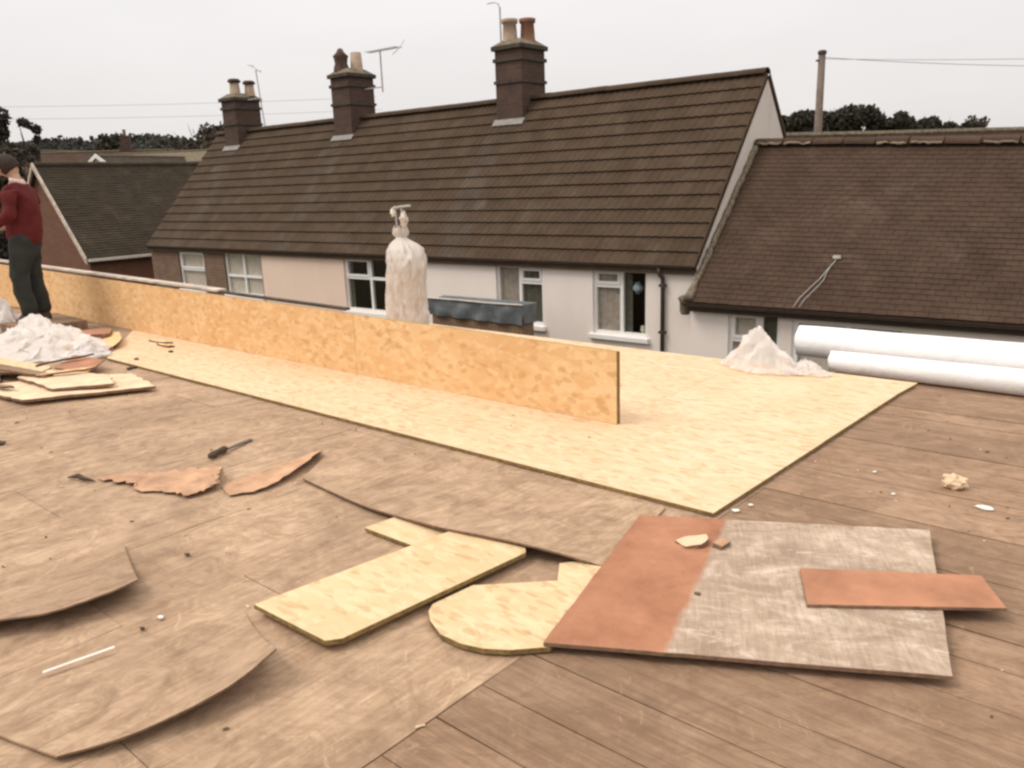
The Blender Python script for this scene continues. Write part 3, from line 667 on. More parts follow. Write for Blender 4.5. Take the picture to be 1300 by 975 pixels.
MB().box(.004-oR, RX-oR, RE_Y+.08, -.202, Zr(RE_Z-.12), Zr(RE_Z-.1)).obj('soffit', M_agedwhite, rh)
MB().lathe([(.06, 0), (.085, .05), (.09, .2), (.12, .26), (.05, .3), (.001, .3)], (-.1-oR, -.17, Zr(-.64)), 10).obj('corbel_stone', M_moss, rh, True)
# pale loose cable and bracket lying on the clay roof
def on_rroof(x, a, h=.04): return Vector((x, RE_Y+a*math.cos(RP)-h*math.sin(RP), RE_Z+a*math.sin(RP)*rk(x)+h*math.cos(RP)))
cb = empty('roof_cable', Hh(1.65, RE_Y+.5, RE_Z+.5), HA, 'pale looped cable with a small bracket hanging down the dark clay roof', 'cable')
lo = Vector((1.65, RE_Y+.5, RE_Z+.5))
p1 = [on_rroof(x, a)-lo for x, a in ((1.99, .93), (1.97, .84), (1.91, .68), (1.86, .52), (1.78, .36), (1.69, .16), (1.65, -.02))]
p2 = [on_rroof(x, a, .06)-lo for x, a in ((1.96, .80), (1.93, .62), (1.93, .50), (1.86, .32), (1.77, .12), (1.74, -.02))]
MB().tube(p1, .006, 6).obj('cable', M_metal, cb, True); MB().tube(p2, .005, 6).obj('cable', M_metal, cb, True)
MB().box(-.05, .05, -.02, .02, 0, .04).obj('bracket', M_agedwhite, cb, loc=p1[0])

# ---- brick house at the far left, gable towards the camera
LX, LE, LW, LZ0, LZR = -19.5, -.35, 2.46, -.23, 2.45
lh = empty('brick_gable_house', Hh(LX-LW, LE+5, GZ), HA, 'red brick house at far left with pale bargeboards and a dark roof', 'house')
Zl = lambda z: z-GZ
gl = [(-LW, -.05), (LW, -.05), (LW, Zl(LZ0-.08)), (0, Zl(LZR-.08)), (-LW, Zl(LZ0-.08))]
vs = [(p[0], y_, p[1]) for y_ in (-5, 8) for p in gl]
MB().add(vs, [(0, 1, 2, 3, 4), (5, 6, 7, 8, 9)[::-1]]+[(i, 5+i, 5+(i+1) % 5, (i+1) % 5) for i in range(5)]).obj('wall', M_redbrick, lh)
LP = math.atan2(LZR-LZ0, LW); LSL = math.hypot(LZR-LZ0, LW)
r = MB(); xx = [-LW-.15, 0, LW+.15]; ze = Zl(LZ0)-.15*math.tan(LP); zz = [ze, Zl(LZR), ze]
vs = [(x_, y_, z_-d) for y_ in (-5.12, 8) for d in (0, .09) for x_, z_ in zip(xx, zz)]
r.add(vs, [(0, 1, 7, 6), (1, 2, 8, 7), (3, 9, 10, 4), (4, 10, 11, 5), (0, 6, 9, 3), (2, 5, 11, 8), (0, 3, 4, 1), (1, 4, 5, 2), (6, 7, 10, 9), (7, 8, 11, 10)])
lroof = r.obj('roof', M_clay2, lh)
ct = MB(); G3 = .1; nn = int((LSL+.18)/G3)
for j in range(nn):
    for i in range(int(13.1/.33)):
        ya = -5.1+i*.33-(.16 if j % 2 else 0); yb_ = ya+.325; ya = max(ya, -5.1)
        a0 = -.18+j*G3+LSL*0; a1 = a0+G3+.03; l0 = .026+rnd.uniform(-.004, .005)
        Q = lambda y_, a, h_: (LW-a*math.cos(LP)+h_*math.sin(LP), y_, Zl(LZ0)+a*math.sin(LP)+h_*math.cos(LP))
        ct.add([Q(ya, a0, l0), Q(yb_, a0, l0), Q(yb_, a1, .006), Q(ya, a1, .006), Q(ya, a0, l0-.016), Q(yb_, a0, l0-.016)], [(0, 1, 2, 3), (4, 5, 1, 0)])
tag(ct.obj('roof_tiles', M_clay2, lroof), kind='stuff')
MB().tube([(0, -5.1+.5*k, Zl(LZR)+.02+rnd.uniform(-.01, .01)) for k in range(27)], .09, 8).obj('ridge', M_clay2, lroof)
for sgn in (-1, 1):
    v = []; 
    for yq in (-5.18, -5.122):
        for (a, b_) in ((0, .10), (0, -.06), (LSL+.22, -.06), (LSL+.22, .10)):
            v.append((sgn*(a*math.cos(LP)+b_*math.sin(LP)*.0), yq, Zl(LZR)-a*math.sin(LP)+b_-.02))
    MB().add(v, [(0, 1, 2, 3), (7, 6, 5, 4), (0, 4, 5, 1), (1, 5, 6, 2), (2, 6, 7, 3), (3, 7, 4, 0)]).obj('bargeboard', M_timberw, lh)
MB().box(LW+.13, LW+.25, -5.1, 8, ze-.02, ze+.05).obj('gutter', M_agedwhite, lh)
MB().box(LW+.0, LW+.12, -5.0, 8, ze-.08, ze-.03).obj('soffit', M_brown, lh)

# ---- house behind the clay roof (only its long roof shows)
bh = empty('rear_house', (15, 25, GZ), 0, 'brown roofed house rising just behind the clay ridge on the right', 'house')
def simple_house(h, w_, d_, ze_, zr_, wm, rm, barge=None, rot=0, chim=None, win=None, ov=.2):
    """ridge along local x; gables at the x ends"""
    gp_ = [(-d_/2, 0), (d_/2, 0), (d_/2, ze_), (0, zr_-.06), (-d_/2, ze_)]
    vs = [(x_, p[0], p[1]) for x_ in (-w_/2, w_/2) for p in gp_]
    MB().add(vs, [(0, 1, 2, 3, 4)[::-1], (5, 6, 7, 8, 9)]+[(i, (i+1) % 5, 5+(i+1) % 5, 5+i) for i in range(5)]).obj('wall', wm, h)
    sl = (zr_-ze_)/(d_/2); yy = [-d_/2-ov, 0, d_/2+ov]; zz = [ze_-ov*sl+.05, zr_+.05, ze_-ov*sl+.05]
    vs = [(x_, y_, z_-dd) for x_ in (-w_/2-.15, w_/2+.15) for dd in (0, .1) for y_, z_ in zip(yy, zz)]
    rf = MB().add(vs, [(0, 6, 7, 1), (1, 7, 8, 2), (3, 4, 10, 9), (4, 5, 11, 10), (0, 3, 9, 6), (2, 8, 11, 5), (0, 1, 4, 3), (1, 2, 5, 4), (6, 9, 10, 7), (7, 10, 11, 8)]).obj('roof', rm, h)
    MB().tube([(-w_/2-.1+i*(w_+.2)/12, 0, zr_+.07+rnd.uniform(-.01, .01)) for i in range(13)], .08, 6).obj('ridge', M_moss, rf)
    if barge:
        for sx in (-1, 1):
            for sy in (-1, 1):
                v = []
                for xq in (sx*(w_/2+.155), sx*(w_/2+.2)):
                    for a, b_ in ((0, .12), (0, -.14), (1, -.14), (1, .12)):
                        v.append((xq, sy*a*(d_/2+ov), zr_+.05-a*(zr_-ze_+ov*sl)+b_))
                MB().add(v, [(0, 1, 2, 3), (7, 6, 5, 4), (0, 4, 5, 1), (1, 5, 6, 2), (2, 6, 7, 3), (3, 7, 4, 0)]).obj('bargeboard', barge, h)
    if chim:
        cx, ct_ = chim
        c1 = MB().box(cx-.35, cx+.35, -.35, .35, zr_-.8, zr_+ct_).obj('chimney', M_chim, h)
        MB().lathe([(.13, 0), (.11, .4), (.14, .42), (.14, .46), (.001, .46)], (cx, 0, zr_+ct_), 8).obj('chimney_pot', M_pott, c1)
    for (x_, z_, s_) in (win or []):
        f = MB().box(x_-.6, x_+.6, s_*(d_/2)-.04, s_*(d_/2)+.04, z_, z_+1.1).obj('window', M_pvc, h)
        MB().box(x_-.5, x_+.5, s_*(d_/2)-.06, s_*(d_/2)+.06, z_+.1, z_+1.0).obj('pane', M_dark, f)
simple_house(bh, 17, 5.2, 2.6, 4.68, M_brick, M_clay, None, win=[(-5, 1.0, -1), (0, 1.0, -1), (5, 1.0, -1)])
bh.location = (14.9, 21.9, GZ-.17); bh.rotation_euler = (0, 0, R(11))

# ---- small houses in the distance at the left
def far_house(px, py, zr_, w_, d_, rz, wm, rm, name, label, barge=None, chim=None):
    z0 = hill(px, py)
    h = empty(name, (px, py, z0-.1), rz, label, 'house'); simple_house(h, w_, d_, max(1.2, (zr_-z0)*.62), zr_-z0, wm, rm, barge, chim=chim, win=[(-w_/4, .9, -1), (w_/4, .9, -1)])
far_house(-25.4, 60, 4.15, 8, 6.5, R(66), M_peach, M_clay2, 'distant_house', 'distant house showing only a small white pointed gable above the dark roof at left', M_pvc)
far_house(-38, 72, 5.4, 9, 6.5, R(75), M_brick, M_clay, 'distant_house', 'distant brown gabled house at the far left, just right of the worker', M_timberw)
far_house(-31.5, 66, 4.9, 11, 6, R(15), M_brick, M_clay, 'distant_house', 'distant long brown roof with one chimney, left of the small white gable', None, (2, 1.2))
far_house(-24.2, 64, 4.6, 11, 6, R(-8), M_brick, M_moss, 'distant_house', 'distant pale brown roof just left of the first chimney stack', None)

# ================================================================= SHED, SACK, ROLLS
sh = empty('garden_shed', Hh(-3.25, -1.32, GZ), HA, 'low brown brick shed top wrapped in grey tarpaulin in front of the white cottage', 'shed')
MB().box(-1.05, .95, -.13, .16, -.02, 1.55).obj('wall', M_plyedge, sh)
b = MB(); nx_, nz_ = 28, 7; vs = []
for (f0, f1) in (((-1.09, -.18), (.99, -.18)), ((.99, -.18), (.99, .21))):
    base_i = len(vs)
    for i in range(nx_+1):
        for j in range(nz_+1):
            u = i/nx_; v_ = j/nz_; x_ = f0[0]+(f1[0]-f0[0])*u; y_ = f0[1]+(f1[1]-f0[1])*u
            zz_ = 1.84-v_*(.29+.03*u+.012*noise.noise(Vector((u*5, 0, 1))))
            nn_ = .03*noise.noise(Vector((x_*3, y_*3, zz_*9)))+.03*v_*math.sin(x_*14+y_*9+2*v_)
            vs.append((x_+(nn_ if f0[0] == f1[0] else 0), y_-(nn_ if f0[1] == f1[1] else 0), zz_))
fs = []
for s_ in (0, 1):
    o_ = s_*(nx_+1)*(nz_+1)
    for i in range(nx_):
        for j in range(nz_):
            a = o_+i*(nz_+1)+j; fs.append((a, a+1, a+nz_+2, a+nz_+1))
b.add(vs, fs)
vs2 = []
for i in range(13):
    for j in range(7):
        x_ = -1.09+2.08*i/12; y_ = -.18+.39*j/6; vs2.append((x_, y_, 1.84+.03*noise.noise(Vector((x_*3, y_*3, 0)))*(0 < i < 12 and 0 < j < 6)-.03*math.sin(math.pi*j/6)))
b.add(vs2, [(i*7+j, (i+1)*7+j, (i+1)*7+j+1, i*7+j+1) for i in range(12) for j in range(6)])
b.obj('tarpaulin', M_tarp, sh, True)
MB().box(-1.0, .92, -.12, .15, 1.55, 1.79).obj('roof', M_brown, sh)
bevel(MB().tube([(-1.1, -.19, 1.845), (-.4, -.19, 1.85), (.3, -.195, 1.842), (1.0, -.19, 1.85)], .014, 6).obj('edge_batten', M_agedwhite, sh))

# rubble sack standing behind the upstand, tied round two posts
sk = empty('rubble_sack', D(-6.15, 5.42, 0), DA, 'tall pale sack tied at the neck around two thin posts, standing behind the upstand', 'sack')
prof = [(.17, 0), (.238, .04), (.245, .2), (.25, .4), (.252, .58), (.248, .70), (.238, .78), (.215, .845), (.17, .89), (.115, .92), (.07, .945), (.058, .965), (.072, .99), (.085, 1.02), (.078, 1.05)]
fine = []
for (r0_, z0_), (r1_, z1_) in zip(prof, prof[1:]):
    k_ = max(1, int((z1_-z0_)/.02)); fine += [(r0_+(r1_-r0_)*q/k_, z0_+(z1_-z0_)*q/k_) for q in range(k_)]
prof = fine+[prof[-1]]
n = 80; vs = []
for i, (r_, z_) in enumerate(prof):
    for k in range(n):
        a = 2*math.pi*k/n; c3 = Vector((math.cos(a)*1.6+z_*1.1, math.sin(a)*1.6, z_*2.1))
        cre = (1-abs(noise.noise(c3*1.9))*2.6)*.55+(1-abs(noise.noise(c3*4.3+Vector((7, 0, 0))))*2.6)*.35+.25*(1-abs(noise.noise(Vector((math.cos(a)*4.5, math.sin(a)*4.5, z_*.9)))*2.6))
        fold = 1+(.17+.2*max(0, z_-.55))*(cre-.6)+.13*noise.noise(Vector((math.cos(a)*1.2, math.sin(a)*1.2, z_*2.2)))+(.35*noise.noise(Vector((math.cos(a)*3, math.sin(a)*3, 5))) if z_ > .97 else 0)
        vs.append((r_*fold*math.cos(a)*(1-.12*(math.cos(a) < 0)*max(0, z_-.6)/.3*(z_ < .9))+.03*math.sin(z_*3)+.012*math.sin(z_*11), r_*.8*fold*math.sin(a), z_+(.05*noise.noise(Vector((math.cos(a)*4, math.sin(a)*4, 1))) if z_ > .97 else 0)))
MB().add(vs, [(i*n+k, i*n+(k+1) % n, (i+1)*n+(k+1) % n, (i+1)*n+k) for i in range(len(prof)-1) for k in range(n)]).obj('bag', M_sack, sk, True)
for x_ in (-.075, .03): MB().tube([(x_*.6, 0, .1), (x_*.7, 0, .9), (x_, 0, 1.26)], .011, 6).obj('post', M_metal, sk)
MB().tube([(-.10, -.01, 1.235), (.02, -.01, 1.25), (.19, -.012, 1.26)], .012, 6).obj('crossbar', M_metal, sk)
MB().tube([(.0, 0, .915), (.07, -.03, .92), (.0, -.06, .915), (-.06, -.02, .92), (0, .04, .92), (.07, 0, .925)], .008, 5).obj('tie_cord', M_metal, sk)
def shred(parent, c, s, seed, m=M_poly, name='plastic_shred'):
    rr = random.Random(seed); b = MB(); n = 10; vs = []
    for i in range(n):
        for k in range(8):
            a = 2*math.pi*k/8; ph = math.pi*(i+.5)/n; q = s*(.6+.6*abs(noise.noise(Vector((a*1.3, ph*2.5, seed)))) + .3*rr.random())
            vs.append((c[0]+q*math.sin(ph)*math.cos(a)*.8, c[1]+q*math.sin(ph)*math.sin(a)*.6, c[2]+q*math.cos(ph)))
    return b.add(vs, [(i*8+k, i*8+(k+1) % 8, (i+1)*8+(k+1) % 8, (i+1)*8+k) for i in range(n-1) for k in range(8)]+[tuple(range(8))[::-1], tuple(range(8*n-8, 8*n))]).obj(name, m, parent)
shred(sk, (-.10, -.01, 1.2), .05, 3, M_chalk); shred(sk, (.07, -.01, 1.13), .085, 5, M_agedwhite)

sk.scale = (.9, .9, 1)
# two wrapped rolls on the ledge at the roof edge
def roll_(x0, x1, yc, zc, r0, r1, yskew, label):
    o = empty('polythene_roll', D(x0, yc, zc), DA, label, 'roll', 'white wrapped rolls at the roof edge')
    n = 40; k_ = 28; vs = []; L_ = x1-x0
    for i in range(n+1):
        u = i/n
        for k in range(k_):
            a = 2*math.pi*k/k_; rr = (r0+(r1-r0)*u)*(1+.018*noise.noise(Vector((u*L_*3.5, math.cos(a)*1.5, math.sin(a)*1.5)))+.012*math.sin(u*L_*2.2+a*2)+.01*noise.noise(Vector((u*L_*22, a*.6, 4))))
            e = 1 if 0 < i < n else .97
            vs.append((u*L_+.02*noise.noise(Vector((a, i > 20, 0)))*(i in (0, n)), yskew*u+rr*e*math.cos(a), rr*e*math.sin(a)))
    MB().add(vs, [(i*k_+k, i*k_+(k+1) % k_, (i+1)*k_+(k+1) % k_, (i+1)*k_+k) for i in range(n) for k in range(k_)]).obj('wrap', M_roll, o, True)
    # end: rolled layers recede inward
    for s_, X, yk, rr in ((-1, 0, 0, r0), (1, L_, yskew, r1)):
        pr = [(rr*.955, 0), (rr*.9, .012), (rr*.86, -.0), (rr*.7, .006), (rr*.66, -.004), (rr*.45, .005), (rr*.3, 0), (rr*.26, .02)]
        vs = [(X+s_*(-zz_)+s_*(-.004), yk+q*math.cos(2*math.pi*k/24), q*math.sin(2*math.pi*k/24)) for q, zz_ in pr for k in range(24)]
        MB().add(vs, [(i*24+k, i*24+(k+1) % 24, (i+1)*24+(k+1) % 24, (i+1)*24+k) for i in range(len(pr)-1) for k in range(24)]+[tuple(range(24*7, 24*8))]).obj('roll_end', M_curtl, o, True)
roll_(-2.12, 1.9, 6.06, .055, .079, .104, 0, 'lower front white wrapped roll, its blunt left end on the strand board edge')
roll_(-2.5, 2.1, 6.40, .118, .125, .150, 0, 'thicker white wrapped roll lying behind and above the front one')

# crumpled polythene heaps
def heap(name, x, y, z, rx, ry, h, seed, label, cat='plastic sheet', m=None, peaks=((0, 0, 1),), sharp=.22, group=None, rz=0, dens=46):
    n = dens; b = MB(); vs = []
    for i in range(n+1):
        for j in range(n+1):
            u = -1+2*i/n; v_ = -1+2*j/n; d_ = math.hypot(u, v_)
            k = max(abs(u), abs(v_))
            if d_ > 1e-6: u *= k/d_; v_ *= k/d_
            d_ = k; ang = math.atan2(v_, u)
            ed = 1+.22*noise.noise(Vector((math.cos(ang)*1.7, math.sin(ang)*1.7, seed)))+.1*noise.noise(Vector((math.cos(ang)*6, math.sin(ang)*6, seed)))
            X, Y = u*rx*ed, v_*ry*ed
            pk = max(p[2]*math.exp(-(math.hypot(u-p[0], v_-p[1])/.62)**2) for p in peaks)
            p3 = Vector((u*2.2, v_*2.2, seed)); rid = 1-abs(noise.noise(p3*1.4))*2; rid2 = 1-abs(noise.noise(p3*3.3))*2; rid3 = noise.noise(p3*7)
            f = (1-d_**4)
            zz_ = h*(pk*f*(1-sharp)+sharp*f*(.75*rid+.3*rid2+.07*rid3)*(.4+pk)) + .008 + .012*abs(noise.noise(p3*5))
            vs.append((X+.16*noise.noise(p3*2.3+Vector((0, 5, 0)))*rx, Y+.16*noise.noise(p3*2.3+Vector((9, 0, 0)))*ry, max(.003, zz_)))
    b.add(vs, [(i*(n+1)+j, (i+1)*(n+1)+j, (i+1)*(n+1)+j+1, i*(n+1)+j+1) for i in range(n) for j in range(n)])
    o = b.obj(name, m or M_poly, None, True, D(x, y, z), (0, 0, DA+rz)); return tag(o, label, cat, group)
heap('plastic_sheet', -2.50, 5.66, .02, .32, .16, .31, 4.6, 'crumpled translucent plastic peak beside the left ends of the white rolls', peaks=((-.12, 0, 1), (.3, 0, .55), (-.5, 0, .5)), sharp=.16)
heap('plastic_sheet', -2.17, 5.70, .02, .17, .10, .09, 9.2, 'low white plastic scrap tucked under the left end of the rolls', sharp=.4)
heap('plastic_sheet', -8.7, 2.95, .0, .92, .52, .28, 2.7, 'large crumpled heap of clear white plastic at the left by the worker', peaks=((-.35, .1, 1), (.15, -.1, .8), (.55, .1, .5), (-.7, -.2, .6)), sharp=.42, dens=70)
heap('plastic_sheet', -7.86, 2.98, .03, .26, .2, .13, 7.7, 'small crumpled clear plastic at the left corner of the strand board floor', sharp=.45)
heap('plastic_sheet', -10.6, 3.1, .0, .5, .35, .35, 5.1, 'crumpled plastic at the left picture edge behind the large heap', sharp=.5)

# ================================================================= LOOSE BOARDS
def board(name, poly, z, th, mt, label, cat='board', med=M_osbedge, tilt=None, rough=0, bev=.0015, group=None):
    cx = sum(p[0] for p in poly)/len(poly); cy = sum(p[1] for p in poly)/len(poly)
    pl = []
    n = len(poly)
    for i in range(n):
        a, b_ = poly[i], poly[(i+1) % n]; pl.append((a[0]-cx, a[1]-cy))
        if rough:
            k = max(1, int(math.dist(a, b_)/.06))
            for q in range(1, k): u = q/k; pl.append((a[0]+(b_[0]-a[0])*u-cx+rnd.uniform(-rough, rough), a[1]+(b_[1]-a[1])*u-cy+rnd.uniform(-rough, rough)))
    b = MB().prism(pl, 0, th, 0, 1, (lambda x, y: tilt[0]*x+tilt[1]*y) if tilt else None)
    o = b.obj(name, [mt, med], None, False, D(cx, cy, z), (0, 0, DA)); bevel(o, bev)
    return tag(o, label, cat, group)
board('strand_board_offcut', [(-2.411, 1.324), (-2.015, 1.335), (-1.98, 1.38), (-1.90, 2.205), (-1.93, 2.24), (-2.285, 2.19)], .0255, .018, M_osbnew, 'long pale yellow strand board offcut reaching out from under the warped plywood', tilt=(0, .004))
board('strand_board_offcut', [(-2.65, 2.013), (-2.629, 2.185), (-2.1, 2.25), (-2.12, 2.02)], .0035, .018, M_osbnew, 'short narrow strand board offcut poking out left of the long pale one')
bp = [(-1.935, 1.735), (-1.916, 1.919), (-1.691, 2.132), (-1.770, 2.248), (-1.63, 2.42), (-1.50, 2.30), (-1.44, 1.771), (-1.53, 1.68), (-1.60, 1.636), (-1.68, 1.612), (-1.772, 1.612), (-1.86, 1.65), (-1.91, 1.69)]
board('strand_board_offcut', bp, .0045, .018, M_osbnew, 'strand board offcut with a rounded front end, next to the part orange plywood', rough=0)
# part-painted plywood sheet; origin at its front left corner so the painted third follows its own axes
pc = [(-1.457, 1.760), (-.421, 2.333), (-.740, 3.340), (-1.749, 2.790)]
ox_, oy_ = pc[0]; ang = math.atan2(pc[1][1]-pc[0][1], pc[1][0]-pc[0][0])
loc_ = [((p[0]-ox_)*math.cos(ang)+(p[1]-oy_)*math.sin(ang), -(p[0]-ox_)*math.sin(ang)+(p[1]-oy_)*math.cos(ang)) for p in pc]
pl_ = []
for i in range(4):
    a, b_ = loc_[i], loc_[(i+1) % 4]
    for q in range(16): u = q/16; pl_.append((a[0]+(b_[0]-a[0])*u+(rnd.uniform(-.002, .002) if q else 0), a[1]+(b_[1]-a[1])*u+(rnd.uniform(-.002, .002) if q else 0)))
o = MB().prism(pl_, 0, .014, 0, 1).obj('plywood_sheet', [M_ply2, M_plyedge], None, False, D(ox_, oy_, .0245), (0, 0, DA+ang)); bevel(o, .001)
tag(o, 'large plywood sheet with a rust orange painted left third and pale bare grain', 'plywood sheet')
board('orange_board', [(-1.011, 2.695), (-.489, 3.013), (-.376, 2.816), (-.42, 2.785), (-.891, 2.456)], .0395, .012, M_orange, 'narrow rust orange board lying across the right edge of the pale plywood', 'board', M_plyedge, rough=.0015)

# warped thin plywood: surfaces with one lifted edge
def warped(name, near, ext, th, mt, label, cat='warped plywood', power=2., nf=10, med=M_plyedge, flat=.0008, group=None, rag=0):
    """near: list of (x,y,z) lifted edge; ext(u) -> far point (x,y); height falls to flat"""
    pts = []; 
    P3 = [Vector(p) for p in near]; m_ = 6
    for i in range(len(P3)-1):
        p0 = P3[max(i-1, 0)]; p1_ = P3[i]; p2_ = P3[i+1]; p3 = P3[min(i+2, len(P3)-1)]
        for q in range(m_):
            t_ = q/m_; pts.append(.5*((2*p1_)+(p2_-p0)*t_+(2*p0-5*p1_+4*p2_-p3)*t_*t_+(3*p1_-p0-3*p2_+p3)*t_**3))
    pts.append(P3[-1]); n = len(pts)
    if rag: pts = [q+Vector((rnd.uniform(-rag, rag), rnd.uniform(-rag, rag), 0)) for q in pts]
    c = sum(pts, Vector())/n; vs = []
    for layer in (1, 0):
        for i, p in enumerate(pts):
            f = Vector((*ext(i/(n-1)), flat))+(Vector((rnd.uniform(-rag, rag), rnd.uniform(-rag, rag), 0))*1.6 if rag else Vector())
            for j in range(nf+1):
                v_ = j/nf; q = p.lerp(f, v_); zz_ = flat+(max(p.z, flat)-flat)*(1-v_)**power
                vs.append((q.x-c.x, q.y-c.y, zz_+layer*th+.0015*noise.noise(Vector((q.x*6, q.y*6, 0)))))
    nn_ = n*(nf+1); b = MB(); fs = []; W_ = nf+1
    for i in range(n-1):
        for j in range(nf): a = i*W_+j; fs += [(a, a+W_, a+W_+1, a+1)]
    b.add(vs, fs); b.add([], [])
    for i in range(n-1):
        for j in range(nf): a = nn_+i*W_+j; b.f.append((a, a+1, a+W_+1, a+W_)); b.m.append(0)
    for i in range(n-1):
        for j in (0, nf): a = i*W_+j; q = (a, a+nn_, a+nn_+W_, a+W_); b.f.append(q if j == 0 else q[::-1]); b.m.append(1 if j == 0 else 0)
    for j in range(nf):
        for i in (0, n-1): a = i*W_+j; q = (a, a+1, a+nn_+1, a+nn_); b.f.append(q if i == 0 else q[::-1]); b.m.append(0)
    o = b.obj(name, [mt, med], None, True, D(c.x, c.y, 0), (0, 0, DA))
    for p in o.data.polygons:
        if p.material_index == 1: p.use_smooth = False
    m2 = o.modifiers.new('split', 'EDGE_SPLIT'); m2.split_angle = R(40)
    return tag(o, label, cat, group)
warped('warped_ply', [(-2.155, .573, .012), (-2.073, .700, .028), (-2.013, .874, .05), (-1.992, 1.011, .072), (-2.006, 1.158, .10)],
       lambda u: (-2.66+.20*u, .44+.87*u), .007, M_ply, 'thin plywood strip curling up at its right tip, in the lower left foreground', group='curled plywood strips', rag=.0012)
warped('warped_ply', [(-3.16, .42, .045), (-3.085, .548, .05), (-2.992, .709, .055), (-2.899, .827, .060), (-2.854, .996, .070), (-2.885, 1.138, .060)],
       lambda u: (-3.60+.22*u, .40+.90*u), .007, M_ply, 'thin plywood strip with a bowed edge running out of the left picture edge', group='curled plywood strips', rag=.0012)
def flapfar(u):
    P_ = [(-3.75, 2.70), (-3.0, 2.815), (-2.28, 2.90), (-1.74, 2.985)]; k = u*3; i = min(2, int(k)); t_ = k-i
    return (P_[i][0]+(P_[i+1][0]-P_[i][0])*t_, P_[i][1]+(P_[i+1][1]-P_[i][1])*t_)
warped('warped_ply', [(-3.415, 2.232, .003), (-2.930, 2.179, .009), (-2.672, 2.161, .024), (-2.468, 2.160, .036), (-2.289, 2.164, .048), (-2.053, 2.208, .056), (-1.80, 2.255, .050), (-1.60, 2.335, .010)],
       flapfar, .009, M_ply, 'wide warped plywood sheet lifted over the strand board offcuts, in front of the yellow floor')
warped('veneer_strip', [(-4.274, 1.588, .01), (-4.102, 1.655, .014), (-3.938, 1.651, .008), (-3.806, 1.720, .012), (-3.672, 1.765, .016), (-3.655, 1.88, .03), (-3.80, 2.0, .045)],
       lambda u: (-4.34+.36*u, 1.62+.46*u+.03*math.sin(u*9)), .003, M_veneer, 'torn pinkish veneer strip with a ragged wavy front edge, left of the other strip', 'veneer', 1.5, rag=.018)
warped('veneer_strip', [(-3.531, 1.879, .006), (-3.458, 2.009, .012), (-3.50, 2.241, .03), (-3.608, 2.490, .05)],
       lambda u: (-3.69-.05*u, 1.93+.62*u+.02*math.sin(u*7)), .003, M_veneer, 'leaf shaped peeled orange veneer strip near the warped plywood joint', 'veneer', 1.5, rag=.009)
o = MB().tube([(-.09, -.03, .006), (-.03, .0, .02), (.03, .005, .016), (.09, .035, .006)], [.004, .014, .012, .003], 6).obj('bark_curl', M_darkwood, None, True, D(-4.40, 1.53, 0), (0, 0, DA)); tag(o, 'small dark curled sliver at the left end of the ragged veneer strip', 'sliver')

# lath lying on the deck
o = bevel(MB().box(-.006, .006, -.105, .105, 0, .006).obj('lath', M_chalk, None, False, D(-2.575, .80, .024), (0, 0, DA-.165))); tag(o, 'thin white lath lying on the curled plywood strip', 'lath')

# dark handled chisel
tl = empty('bolster_chisel', D(-4.19, 2.27, .0), DA+R(112), 'dark handled tool with a flat tapered blade lying alone on the left boards', 'tool')
MB().lathe([(.001, 0), (.016, .003), (.021, .03), (.018, .08), (.022, .125), (.014, .145), (.001, .146)], (0, 0, 0), 12).obj('handle', M_darkwood, tl, True, loc=(-.17, 0, .022), rot=(0, R(90), 0))
bevel(MB().add([(-.03, -.008, .012), (.20, -.020, .004), (.21, .016, .004), (-.03, .008, .012), (-.03, -.008, .02), (.20, -.020, .008), (.21, .016, .008), (-.03, .008, .02)], [(0, 3, 2, 1), (4, 5, 6, 7), (0, 1, 5, 4), (1, 2, 6, 5), (2, 3, 7, 6), (3, 0, 4, 7)]).obj('blade', simple('rusty dark steel', (.13, .095, .075), .6, .4, .3, 20, .3, .3), tl))

# broken bits
def chip(name, x, y, z, pts, th, m, label, cat='chip', rot=(0, 0, 0), med=None):
    pp = []
    for i in range(len(pts)):
        a, b_ = pts[i], pts[(i+1) % len(pts)]; pp += [a, ((a[0]+b_[0])/2+rnd.uniform(-.1, .1)*math.dist(a, b_), (a[1]+b_[1])/2+rnd.uniform(-.1, .1)*math.dist(a, b_))]
    o = MB().prism(pp, 0, th, 0, 1, lambda x_, y_: .25*th*math.sin(x_*70)+.2*th*math.cos(y_*60)).obj(name, [m, med or m], None, False, D(x, y, z), (rot[0], rot[1], DA+rot[2])); bevel(o, .001)
    return tag(o, label, cat)
chip('broken_block', -1.43, 2.68, .042, [(-.06, -.04), (0, -.065), (.05, -.03), (.055, .02), (.03, .05), (-.03, .015)], .016, M_scrap, 'broken pale wood fragment lying on the orange part of the plywood sheet', 'fragment', (.12, -.1, 0), M_plyedge)
chip('broken_block', -1.335, 2.715, .04, [(-.02, -.03), (.02, -.035), (.025, .03), (-.01, .035)], .02, M_veneer, 'small splinter touching the pale wood fragment on the plywood sheet', 'fragment', (0, .3, 0), M_plyedge)
def crumple(name, x, y, z, s, seed, m, label, cat):
    bm = bmesh.new(); bmesh.ops.create_icosphere(bm, subdivisions=3, radius=1)
    for v in bm.verts:
        p = v.co.copy(); k = .72+.55*(1-abs(noise.noise(p*1.6+Vector((seed, 0, 0))))*2.2)*.5+.25*noise.noise(p*4+Vector((seed, 0, 0)))
        v.co = Vector((p.x*s[0]*k, p.y*s[1]*k, max(-s[2]*.6, p.z*s[2]*k)+s[2]*.6))
    me = bpy.data.meshes.new(name); bm.to_mesh(me); bm.free(); me.materials.append(m)
    return tag(link(name, me, None, D(x, y, z), (0, 0, DA)), label, cat)
crumple('crumpled_lump', -.80, 3.985, .0, (.058, .045, .045), 3.1, M_scrap, 'knobbly cream coloured lump standing alone on the right hand planks', 'rubble lump')
